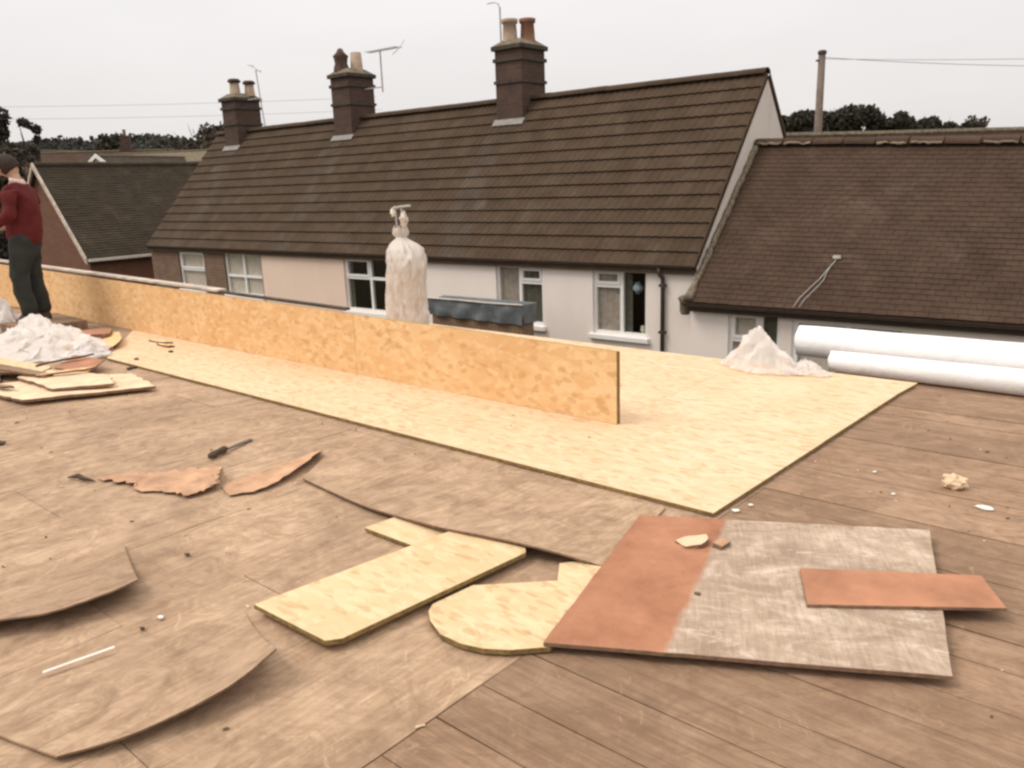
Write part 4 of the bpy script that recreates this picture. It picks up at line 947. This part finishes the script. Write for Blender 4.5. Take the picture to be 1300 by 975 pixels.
crumple('crumpled_lump', -.635, 3.80, .0, (.04, .025, .006), 8.1, M_chalk, 'flat white flake on the right planks, nearest the cream lump', 'flake')
for i, (x, y, s_, l_) in enumerate([(-1.478, 3.15, .018, 'white flake just off the pointed front corner of the yellow floor'), (-1.452, 3.245, .012, 'tiny white flake beside the right edge of the yellow floor, behind the larger one'),
        (-.992, 3.737, .010, 'small pale speck on the planks right of the yellow floor, nearer the viewer'), (-1.15, 3.98, .010, 'small pale speck on the planks between the yellow floor and the cream lump')]):
    chip('wood_chip', x, y, .0, [(-s_, -s_*.5), (s_*.3, -s_), (s_, 0), (.2*s_, s_*.7), (-s_*.7, s_*.5)], .006, M_chalk, l_)
for x, y, s_, m_, l_ in [(-3.069, 1.421, .016, M_darkwood, 'small dark knot-like chip on the boards left of the long pale offcut'), (-2.661, 1.105, .016, M_chalk, 'small white chip between the two curled plywood strips'),
        (-2.64, 1.03, .012, M_darkwood, 'small dark chip next to the white chip between the curled strips'), (-7.246, 3.15, .028, M_darkwood, 'dark chip near the left front edge of the yellow floor'),
        (-7.30, 3.50, .03, M_darkwood, 'dark chip further back on the left end of the yellow floor'), (-5.523, 1.50, .05, M_darkwood, 'dark sliver at the left picture edge on bare boards'),
        (-1.22, 2.32, .012, M_plyedge, 'brown splinter in the middle of the pale plywood sheet')]:
    zz_ = .021 if x < -7 else (.039 if x > -1.3 else .0)
    chip('wood_chip', x, y, zz_, [(-s_, -s_*.4), (s_*.6, -s_*.6), (s_, .1*s_), (.2*s_, s_*.6), (-s_*.7, s_*.4)], .012 if x < -5 else .007, m_, l_)
chip('wood_sliver', -7.90, 3.70, .021, [(-.16, -.05), (.12, -.03), (.18, .03), (-.05, .05)], .014, M_scrap, 'flat pale splinter against the foot of the upstand, at its left', 'splinter', med=M_darkwood)
chip('wood_sliver', -7.65, 3.62, .021, [(-.14, -.02), (.12, -.03), (.15, .02), (-.12, .025)], .016, M_osbup, 'narrow splinter just right of the flat one by the upstand', 'splinter', med=M_darkwood)

# scrap pile at the left
def sc(poly, z, th, m, label, tilt=(0, 0), rough=.012, med=M_plyedge):
    return board('timber_offcut', poly, z, th, m, label, 'offcut', med, tilt, rough, .002)
sc([(-7.3, 1.85), (-6.42, 1.93), (-6.0, 2.72), (-6.7, 2.86), (-7.2, 2.4)], .012, .02, M_scrap, 'widest pale offcut at the front of the scrap pile, pointing right', (.02, -.02))
sc([(-7.25, 2.18), (-6.50, 2.17), (-6.20, 2.50), (-6.56, 2.62), (-7.3, 2.42)], .052, .018, M_scrap, 'pale offcut lying on top of the widest one at the front of the scrap pile', (.01, .03))
sc([(-8.3, 1.7), (-7.25, 1.62), (-6.95, 1.92), (-7.7, 2.2), (-8.4, 2.1)], .006, .016, M_scrap, 'pale broken board at the left picture edge, lowest in the scrap pile', (.03, 0))
sc([(-8.9, 2.05), (-7.6, 2.16), (-7.2, 2.35), (-7.35, 2.48), (-8.9, 2.4)], .03, .016, M_osbnew, 'long narrow strip below the big plastic heap in the scrap pile', (.03, .05))
sc([(-7.35, 2.50), (-6.85, 2.56), (-7.2, 2.86), (-7.7, 2.80)], .06, .012, M_orange, 'rust orange scrap between the big plastic heap and the pale offcuts', (.0, .05))
sc([(-8.0, 1.72), (-7.1, 1.82), (-7.0, 1.92), (-7.95, 1.88)], .045, .02, M_plank, 'dark brown stick across the scrap pile at left', (.08, 0), .006)
sc([(-7.8, 2.05), (-6.95, 2.28), (-6.98, 2.36), (-7.85, 2.16)], .085, .018, M_plank, 'brown stick on top of the pale offcuts below the orange scrap', (-.04, 0), .006)
sc([(-9.6, 2.1), (-8.5, 2.0), (-8.3, 2.3), (-9.4, 2.5)], .008, .016, M_osbnew, 'board scrap half under the big plastic heap at the left edge')
warped('curled_offcut', [(-7.868, 3.112, .01), (-7.90, 3.24, .05), (-8.1, 3.40, .07), (-8.5, 3.56, .08)], lambda u: (-8.9-.3*u, 2.95+.6*u), .014, M_osbup, 'curled strand board scrap lying on the left end of the yellow floor', 'offcut', 1.4, med=M_darkwood)
sc([(-8.95, 3.30), (-8.55, 3.28), (-8.45, 3.45), (-8.8, 3.6)], .03, .07, M_orange, 'chunky orange brown block beside the boots of the worker', (0, 0), .02)
sc([(-10.5, 3.0), (-9.6, 3.0), (-9.5, 3.65), (-10.5, 3.7)], .02, .098, M_plank, 'low stack block the worker stands on', (0, 0), .004)
for i, (x, y, r_, l_) in enumerate([(-7.75, 2.68, .6, 'small white splinter between the two plastic heaps'), (-6.75, 2.02, 1.2, 'thin brown splinter in front of the scrap pile'), (-7.0, 3.0, 2.1, 'thin brown splinter right of the small plastic crumple')]):
    chip('wood_sliver', x, y, .03 if i == 0 else .002, [(-.09, -.012), (.08, -.02), (.1, .01), (-.06, .018)], .012, (M_chalk, M_darkwood, M_darkwood)[i], l_, 'splinter', (0, 0, r_))

for i, (x, y, z, rz, m_, l_) in enumerate([
        (-7.55, 1.88, .05, .5, M_scrap, 'cream splinter slanting over the lowest broken board at the left edge'), (-8.1, 2.0, .06, -.3, M_scrap, 'long cream splinter in the middle of the scrap pile near the left edge'),
        (-6.9, 2.42, .09, .9, M_osbup, 'golden splinter on the upper pale offcut'), (-7.45, 2.62, .085, 1.3, M_darkwood, 'dark splinter leaning on the rust orange scrap'),
        (-7.0, 1.98, .05, .1, M_plank, 'brown splinter crossing the front of the widest pale offcut')]):
    chip('wood_sliver', x, y, z, [(-.22, -.02), (.1, -.03), (.24, .0), (.05, .03), (-.2, .02)], .014, m_, l_, 'splinter', (.05, -.08, rz), M_darkwood)

# ================================================================= WORKER
pr = empty('person', D(-10.03, 3.30, .12), 0, 'man in dark red hooded jacket and grey trousers at the left edge, head bowed', 'person')
pr.rotation_euler = (0, 0, R(30-26)); pr.scale = (1.02, 1.02, 1.0)
# local: faces -x; y+ away from the camera
def sh_(v): return (v[0]+.17*max(0, v[2]-.3), v[1], v[2])
def skin(name, verts, edges, radii, m, parent, root=0, sub=2):
    verts = [sh_(v) for v in verts]
    me = bpy.data.meshes.new(name); me.from_pydata(verts, edges, []); me.materials.append(m)
    o = link(name, me, parent); md = o.modifiers.new('skin', 'SKIN'); md.use_smooth_shade = True
    for i, r_ in enumerate(radii): me.skin_vertices[0].data[i].radius = r_ if isinstance(r_, tuple) else (r_, r_)
    me.skin_vertices[0].data[root].use_root = True
    s = o.modifiers.new('sub', 'SUBSURF'); s.levels = sub; s.render_levels = sub
    return o
# one continuous body (skin), head included
bv = [(-.05, 0, .94), (-.08, 0, 1.12), (-.10, 0, 1.30), (-.13, 0, 1.44), (-.15, 0, 1.53), (-.17, 0, 1.585), (-.22, 0, 1.63), (-.23, 0, 1.68),
      (-.12, -.18, 1.42), (-.10, -.23, 1.16), (-.32, -.20, 1.02), (-.38, -.18, .99),
      (-.12, .18, 1.42), (-.12, .24, 1.17), (-.34, .17, 1.04), (-.40, .14, 1.02),
      (-.05, -.09, .88), (-.06, -.10, .48), (.03, -.10, .08), (-.10, -.10, .04),
      (-.05, .09, .88), (-.02, .11, .48), (.07, .12, .08), (-.06, .12, .04)]
be = [(0, 1), (1, 2), (2, 3), (3, 4), (4, 5), (5, 6), (6, 7), (3, 8), (8, 9), (9, 10), (10, 11), (3, 12), (12, 13), (13, 14), (14, 15), (0, 16), (16, 17), (17, 18), (18, 19), (0, 20), (20, 21), (21, 22), (22, 23)]
br_ = [.12, .11, .115, .09, .06, .058, .07, .07, .045, .04, .032, .03, .045, .045, .032, .03, .085, .06, .042, .045, .085, .06, .042, .045]
skin('body', bv, be, br_, M_skin, pr)
# jacket
jv = [(-.05, 0, .77), (-.07, 0, 1.08), (-.09, 0, 1.26), (-.125, 0, 1.43), (-.165, 0, 1.49), (-.12, -.185, 1.42), (-.095, -.24, 1.16), (-.31, -.205, 1.035), (-.12, .185, 1.42), (-.115, .25, 1.17), (-.33, .175, 1.055)]
je = [(0, 1), (1, 2), (2, 3), (3, 4), (3, 5), (5, 6), (6, 7), (3, 8), (8, 9), (9, 10)]
jr = [(.17, .20), (.165, .19), (.165, .19), (.155, .16), .09, .082, .075, .055, .082, .075, .055]
jk = skin('jacket', jv, je, jr, M_red, pr)
dt = bpy.data.textures.new('folds', 'CLOUDS'); dt.noise_scale = .13
dm = jk.modifiers.new('fold', 'DISPLACE'); dm.texture = dt; dm.strength = .05; dm.mid_level = .5
# hood / pale collar behind the neck
hv = []
MB().add([], [])
b = MB(); vs = []
for i in range(13):
    a = math.pi*(-.42+.84*i/12)
    for j, (r_, z_) in enumerate(((.10, 1.50), (.125, 1.53), (.105, 1.575), (.085, 1.56))):
        vs.append((-.185+.20+r_*math.cos(a)*1.1, r_*math.sin(a), z_-.035*math.cos(a)))
b.add(vs, [(i*4+j, (i+1)*4+j, (i+1)*4+j+1, i*4+j+1) for i in range(12) for j in range(3)])
co_ = b.obj('hood_lining', M_collar, pr, True); m_ = co_.modifiers.new('thick', 'SOLIDIFY'); m_.thickness = .012
tv = [(-.05, 0, .90), (-.05, -.085, .76), (-.06, -.105, .48), (.02, -.105, .05), (-.05, .085, .76), (-.02, .115, .48), (.06, .12, .05), (-.05, 0, 1.06)]
tr_ = skin('trousers', tv, [(0, 1), (1, 2), (2, 3), (0, 4), (4, 5), (5, 6), (0, 7)], [.145, .12, .098, .088, .12, .098, .088, (.13, .15)], M_jean, pr)
dm = tr_.modifiers.new('fold', 'DISPLACE'); dm.texture = dt; dm.strength = .04; dm.mid_level = .5
for s_, (x_, y_) in ((-1, (-.0, -.105)), (1, (.045, .12))):
    b = MB(); vs = []; prof_ = [(.075, 0), (.08, .02), (.075, .06), (.06, .11), (.058, .16)]
    for r_, z_ in prof_:
        for k in range(14):
            a = 2*math.pi*k/14; st = 1.9 if math.cos(a) < 0 else 1.05
            st = 1+(st-1)*(1-min(1, z_/.12))
            vs.append((x_+r_*math.cos(a)*st, y_+r_*.75*math.sin(a), z_))
    b.add(vs, [(i*14+k, i*14+(k+1) % 14, (i+1)*14+(k+1) % 14, (i+1)*14+k) for i in range(4) for k in range(14)]+[tuple(range(14))[::-1], tuple(range(56, 70))]).obj('boot', M_boot, pr, True)
# head details: bowed head looking down to the left
hd = Matrix.Translation((-.295+.29, 0, 1.675)) @ Matrix.Rotation(R(-38), 4, 'Y')
bm = bmesh.new(); bmesh.ops.create_uvsphere(bm, u_segments=24, v_segments=16, radius=1)
for v in bm.verts:
    p = v.co; q = Vector((p.x*.105, p.y*.082, p.z*.125))
    if p.z < 0: q.x = q.x*(1+.25*p.z)-.012*(-p.z)*(1 if p.x < 0 else -.4)
    if p.x < -.9 and -.2 < p.z < .15: q.x -= .008
    v.co = hd @ q
for sg in (-1, 1):   # ears
    for k in range(2): bmesh.ops.create_uvsphere(bm, u_segments=8, v_segments=6, radius=.5, matrix=hd @ Matrix.Translation((.008*k, sg*.083, -.01)) @ Matrix.Diagonal((.04, .018, .06, 1)))
bmesh.ops.create_cone(bm, cap_ends=True, segments=8, radius1=.02, radius2=.006, depth=.045, matrix=hd @ Matrix.Translation((-.108, 0, -.012)) @ Matrix.Rotation(R(-70), 4, 'Y') @ Matrix.Translation((0, 0, 0)))
me = bpy.data.meshes.new('head'); bm.to_mesh(me); bm.free(); me.materials.append(M_skin)
for p in me.polygons: p.use_smooth = True
hd_o = link('head', me, pr)
for sg in (-1, 1):
    bm = bmesh.new(); bmesh.ops.create_uvsphere(bm, u_segments=8, v_segments=6, radius=.011, matrix=hd @ Matrix.Translation((-.097, sg*.032, .012)))
    me = bpy.data.meshes.new('eye'); bm.to_mesh(me); bm.free(); me.materials.append(M_darkwood); link('eye', me, hd_o)
MB().add([hd @ Vector(v) for v in ((-.098, -.022, -.058), (-.098, .022, -.058), (-.096, .02, -.064), (-.096, -.02, -.064), (-.104, 0, -.06))], [(0, 1, 4), (1, 2, 4), (2, 3, 4), (3, 0, 4)]).obj('mouth', M_veneer, hd_o)
bm = bmesh.new(); bmesh.ops.create_uvsphere(bm, u_segments=32, v_segments=20, radius=1)
dl = [v for v in bm.verts if (v.co.x < -.55 and v.co.z < .62) or v.co.z < -.62 + .2*(v.co.x > 0)*0]
bmesh.ops.delete(bm, geom=dl, context='VERTS')
for v in bm.verts:
    p = v.co; k = 1.0+.05*noise.noise(p*5)+.03*noise.noise(p*14); v.co = hd @ Vector((p.x*.119*k+.006, p.y*.095*k, p.z*.137*k+.008))
me = bpy.data.meshes.new('hair'); bm.to_mesh(me); bm.free(); me.materials.append(M_hair)
for p in me.polygons: p.use_smooth = True
ho = link('hair', me, hd_o); ho.modifiers.new('thick', 'SOLIDIFY').thickness = .01
# hands, each with a palm and five curled fingers
for sg, (wx, wy, wz) in ((-1, (-.38, -.18, .99)), (1, (-.40, .14, 1.02))):
    vs = [(wx+.02, wy, wz+.006), (wx-.035, wy, wz-.012), (wx-.075, wy, wz-.026)]; ed = [(0, 1), (1, 2)]; ra = [.026, (.02, .036), (.016, .036)]
    for k, (off, L_) in enumerate(((-.028, .062), (-.01, .074), (.009, .07), (.026, .054))):
        b0 = len(vs); vs += [(wx-.083, wy+off, wz-.03), (wx-.083-L_*.45, wy+off*1.1, wz-.045), (wx-.083-L_*.62, wy+off*1.1, wz-.075), (wx-.083-L_*.5, wy+off, wz-.098)]
        ed += [(2, b0), (b0, b0+1), (b0+1, b0+2), (b0+2, b0+3)]; ra += [.0105, .010, .009, .0075]
    b0 = len(vs); vs += [(wx-.03, wy-sg*.035, wz-.02), (wx-.06, wy-sg*.05, wz-.045), (wx-.085, wy-sg*.045, wz-.065)]; ed += [(1, b0), (b0, b0+1), (b0+1, b0+2)]; ra += [.013, .012, .009]
    skin('hand', vs, ed, ra, M_skin, pr, sub=1)

# ================================================================= AERIALS, POLE, WIRES
def aerial(name, pos, parts, label):
    o = empty(name, Hh(*pos), HA, label, 'aerial', 'television aerials on the chimneys')
    for nm, pts, r_ in parts: MB().tube(pts, r_, 6).obj(nm, M_metal, o)
    return o
aerial('tv_aerial', (-5.68, 2.45, 2.9), [('mast', [(0, 0, 0), (.0, 0, 2.02)], .018), ('boom', [(0, 0, 2.0), (-.04, 0, 2.09), (-.14, 0, 2.13), (-.32, -.02, 2.13)], .012), ('bracket', [(0, 0, 1.1), (.12, 0, 1.1)], .014)], 'thin mast with a bent top beside the tallest chimney')
pa = [('mast', [(0, 0, 0), (0, 0, .95)], .02), ('boom', [(-.42, -.0, .93), (.62, 0, .93)], .013), ('bracket', [(0, 0, .12), (-.62, 0, .12)], .014)]
for k in range(11):
    x_ = -.4+.1*k; pa.append(('element', [(x_, -.14, .93), (x_, .14, .93)], .007))
pa.append(('reflector', [(.62, -.2, .75), (.70, 0, .93), (.62, .2, 1.1)], .01))
aerial('tv_aerial', (-9.42, 2.55, 3.62), pa, 'aerial with a long horizontal boom right of the middle chimney')
aerial('tv_aerial', (-14.28, 2.5, 3.0), [('mast', [(.18, 0, 0), (.06, 0, 1.0), (0, 0, 1.62)], .018), ('boom', [(-.25, 0, 1.78), (0, 0, 1.66), (.22, 0, 1.55)], .013), ('element', [(-.2, -.1, 1.76), (-.2, .1, 1.76)], .008), ('element', [(.1, -.1, 1.6), (.1, .1, 1.6)], .008), ('bracket', [(.07, 0, .9), (-.5, 0, .9)], .013)], 'small leaning aerial right of the far left chimney')

pz0 = GZ
pole = empty('telegraph_pole', (11.17, 30, pz0), 0, 'tall wooden telegraph pole standing behind the clay roof on the right', 'pole')
MB().tube([(0, 0, 0), (0, 0, 4), (.01, 0, 7.75)], [.155, .14, .118], 14).obj('post', M_pole, pole, True)
MB().lathe([(.001, .0), (.15, .0), (.15, .08), (.12, .12), (.001, .14)], (.01, 0, 7.66), 14).obj('pole_cap', M_brown, pole)
MB().tube([(-.2, -.02, 7.45), (.1, -.02, 7.45)], .035, 8).obj('insulator_arm', M_brown, pole)
def wire(a, b_, sag, r_, label):
    a = Vector(a); b_ = Vector(b_); c = (a+b_)/2; pts = []
    for i in range(25): u = i/24; p = a.lerp(b_, u); p.z -= sag*4*u*(1-u); pts.append(p-c)
    tag(MB().tube(pts, r_, 5).obj('overhead_wire', M_cable, None, False, c), label, 'wire', 'overhead wires')
wire((11.2, 30, 5.25), (34, 34, 5.1), .35, .009, 'thin overhead wire running right from the top of the telegraph pole')
wire((11.2, 30, 5.2), (30, 22, 4.3), .3, .007, 'lower overhead wire running right from the telegraph pole')
wire((-30, 40, 5.9), (-6, 41, 5.6), .15, .006, 'upper faint overhead wire crossing the sky left of the middle chimney')
wire((-30, 42, 5.5), (-6, 43, 5.2), .15, .006, 'lower faint overhead wire crossing the sky left of the middle chimney')

# ================================================================= TREES
def leaf_cloud(centers, n, size, rr, flat=1.):
    b = MB(); vs = []; fs = []
    tot = sum(c[3]**2 for c in centers)
    for (cx, cy, cz, cr_) in centers:
        for _ in range(int(n*cr_**2/tot)):
            d_ = Vector((rr.gauss(0, 1), rr.gauss(0, 1), rr.gauss(0, 1))).normalized()*cr_*(rr.random()**.42)*(.85+.3*rr.random())
            p = Vector((cx, cy, cz))+Vector((d_.x, d_.y, d_.z*flat)); s = size*rr.uniform(.5, 1.3)
            e = Euler((rr.uniform(0, 6), rr.uniform(0, 6), rr.uniform(0, 6))).to_matrix(); k = len(vs)
            vs += [p+e @ Vector(q)*s for q in ((-.5, -.3, 0), (.4, -.45, .1), (.55, .35, 0), (-.3, .5, -.1))]; fs.append((k, k+1, k+2, k+3))
    return b.add(vs, fs)
def tree(name, x, y, z0, h, r_, m, label, seed, n=2600, size=.3, nb=9, cf=.35, group='trees beyond the roofs', shape=.8):
    rr = random.Random(seed); t = empty(name, (x, y, z0), rr.uniform(0, 6), label, 'tree', group)
    tb = MB(); tb.tube([(0, 0, -.3), (rr.uniform(-.1, .1), rr.uniform(-.1, .1), h*.35), (rr.uniform(-.3, .3)*r_*.3, rr.uniform(-.3, .3)*r_*.3, h*.8)], [h*.035, h*.024, h*.008], 7)
    cs = []
    for k in range(nb):
        a = rr.uniform(0, 6.28); q = rr.random()**.5*r_*.72; zz_ = h*(cf+(1-cf)*rr.uniform(.1, .85)); zz_ = min(zz_, h-(q/r_)**2*h*.3-r_*.2)
        c = (q*math.cos(a), q*math.sin(a), zz_, r_*rr.uniform(.28, .48)); cs.append(c)
        tb.tube([(0, 0, h*.25+rr.random()*h*.15), (c[0]*.5, c[1]*.5, c[2]*.75), (c[0]*.95, c[1]*.95, c[2])], [h*.013, h*.009, h*.003], 5)
    for _ in range(7):
        a = rr.uniform(0, 6.28); tb.tube([(0, 0, h*.6), (r_*.5*math.cos(a), r_*.5*math.sin(a), h*.8), (r_*.7*math.cos(a), r_*.7*math.sin(a), h*(.88+.12*rr.random()))], [h*.006, h*.004, h*.0015], 4)
    tp_ = max(c[2]+c[3]*shape for c in cs); cs = [(c[0], c[1], c[2]*h/tp_, c[3]) for c in cs]
    tb.obj('trunk', M_bark, t); leaf_cloud(cs, n, size, rr, shape).obj('crown', m, t); return t
# left edge, close
tree('garden_tree', -28.3, 46.5, GZ, 9.1, 2.0, M_leafd, 'dark leafy tree at the left picture edge behind the worker', 5, 9000, .2, 24, .1)
tree('garden_tree', -26.5, 45, GZ, 6.7, 2.3, M_leafd, 'low dark bushy tree between the worker and the distant roofs', 9, 7000, .2, 22, .02)
tree('garden_tree', -26.0, 47, GZ, 8.1, .75, M_leafd, 'slim dark sapling next to the tree at the left picture edge', 8, 1500, .16, 14, .15)
# clump left of first chimney
tree('distant_tree', -24.6, 70, hill(-24.6, 70), 6.9-hill(-24.6, 70), 4.0, M_leafb, 'broad brown domed tree left of the first chimney', 21, 9000, .3, 22, .2)
tree('distant_tree', -36.5, 80, hill(-36.5, 80), 7.3-hill(-36.5, 80), 2.2, M_leafd, 'thin topped dark tree above the distant roofs, left of the wooded hill peak', 22, 3600, .26, 12, .2)
tree('distant_tree', -30.5, 84, hill(-30.5, 84), 6.0-hill(-30.5, 84), 3.0, M_leafd, 'low dark tree under the wooded hill peak', 23, 3000, .45, 10, .2)
tree('distant_tree', -27.8, 78, hill(-27.8, 78), 5.6-hill(-27.8, 78), 2.6, M_leafb, 'low brown tree between the hill peak and the domed tree', 27, 3000, .42, 10, .2)
# right, behind the clay roof
spec = [(30.6, 7.3, 2.3), (32.9, 7.7, 2.2), (35.2, 8.1, 2.5), (37.4, 8.0, 2.5), (39.4, 7.8, 1.8), (42.1, 7.3, 1.7), (44.2, 6.9, 2.1), (46.2, 6.5, 2.1), (48.2, 5.9, 1.6)]
names = ['leftmost dark tree of the right hand clump, beside the terrace gable', 'dark tree just left of the telegraph pole, behind the clay roof', 'dark tree just right of the telegraph pole behind the clay roof',
         'tallest round dark tree right of the telegraph pole', 'dark tree at the left side of the gap in the right hand clump', 'dark tree right after the gap in the right hand clump', 'middle one of the low dark trees right of the gap', 'low dark tree near the right end of the clump', 'smallest dark tree at the right end of the clump']
for i, ((x_, ht, r_), l_) in enumerate(zip(spec, names)):
    y_ = 90+rnd.uniform(-3, 3); z0 = hill(x_, y_)
    tree('distant_tree', x_*y_/90, y_, z0, ht-z0, r_, M_leafd, l_, 40+i, 6500, .3, 18, .1)
tree('distant_tree', 61.2, 110, hill(61.2, 110), 7.6-hill(61.2, 110), 1.9, M_leafb, 'isolated thin brown tree on the skyline at the far right', 61, 700, .3, 8, .5)
tree('distant_bush', 64.5, 110, hill(64.5, 110), 5.4-hill(61.2, 110), 1.6, M_leafb, 'small bush right of the isolated skyline tree', 62, 900, .35, 7, .1)
# wooded hillside
rr = random.Random(77); cs = []
for _ in range(520):
    az = R(rr.uniform(-36, -8)); d_ = rr.uniform(112, 165); x_, y_ = d_*math.sin(az), d_*math.cos(az); cs.append((x_, y_, hill(x_, y_)+rr.uniform(.1, .7), rr.uniform(1.2, 2.4)))
tag(leaf_cloud(cs, 70000, .5, rr, .6).obj('hillside_wood', M_leafw), 'dark continuous woodland covering the distant hill at left', 'woodland', kind='stuff')

# sawdust, grit and tiny splinters scattered over the deck
rr = random.Random(5); b = MB(); b2 = MB()
for i in range(600):
    y_ = rr.uniform(.5, 5.7)**1.0; x_ = rr.uniform(-7.5, 1.2)
    if y_ > 2.98 and x_ < -1.5: z_ = .0195; 
    elif -2.45 < x_ < -.35 and 1.3 < y_ < 3.3: continue
    elif -3.2 < x_ < -2.0 and y_ < 1.3: continue
    else: z_ = .0
    if z_ > 0 and rr.random() < .7: continue
    s_ = rr.uniform(.0015, .005)*(1.6 if rr.random() < .08 else 1); a = rr.uniform(0, 6.28); e_ = rr.uniform(1, 3)
    p = D(x_, y_, z_); c_, q_ = math.cos(a), math.sin(a)
    v = [(p.x+c_*u*s_*e_-q_*w_*s_, p.y+q_*u*s_*e_+c_*w_*s_, p.z+h_*s_) for u, w_, h_ in ((-1, -1, 0), (1, -.7, 0), (.8, 1, 0), (-.9, .8, 0), (0, 0, .9))]
    (b if rr.random() < .5 else b2).add(v, [(0, 1, 4), (1, 2, 4), (2, 3, 4), (3, 0, 4)])
tag(b.obj('grit', M_darkwood), 'dark grit scattered over the roof boards', 'grit', kind='stuff')
tag(b2.obj('sawdust', M_scrap), 'pale sawdust and tiny splinters scattered over the roof boards', 'sawdust', kind='stuff')
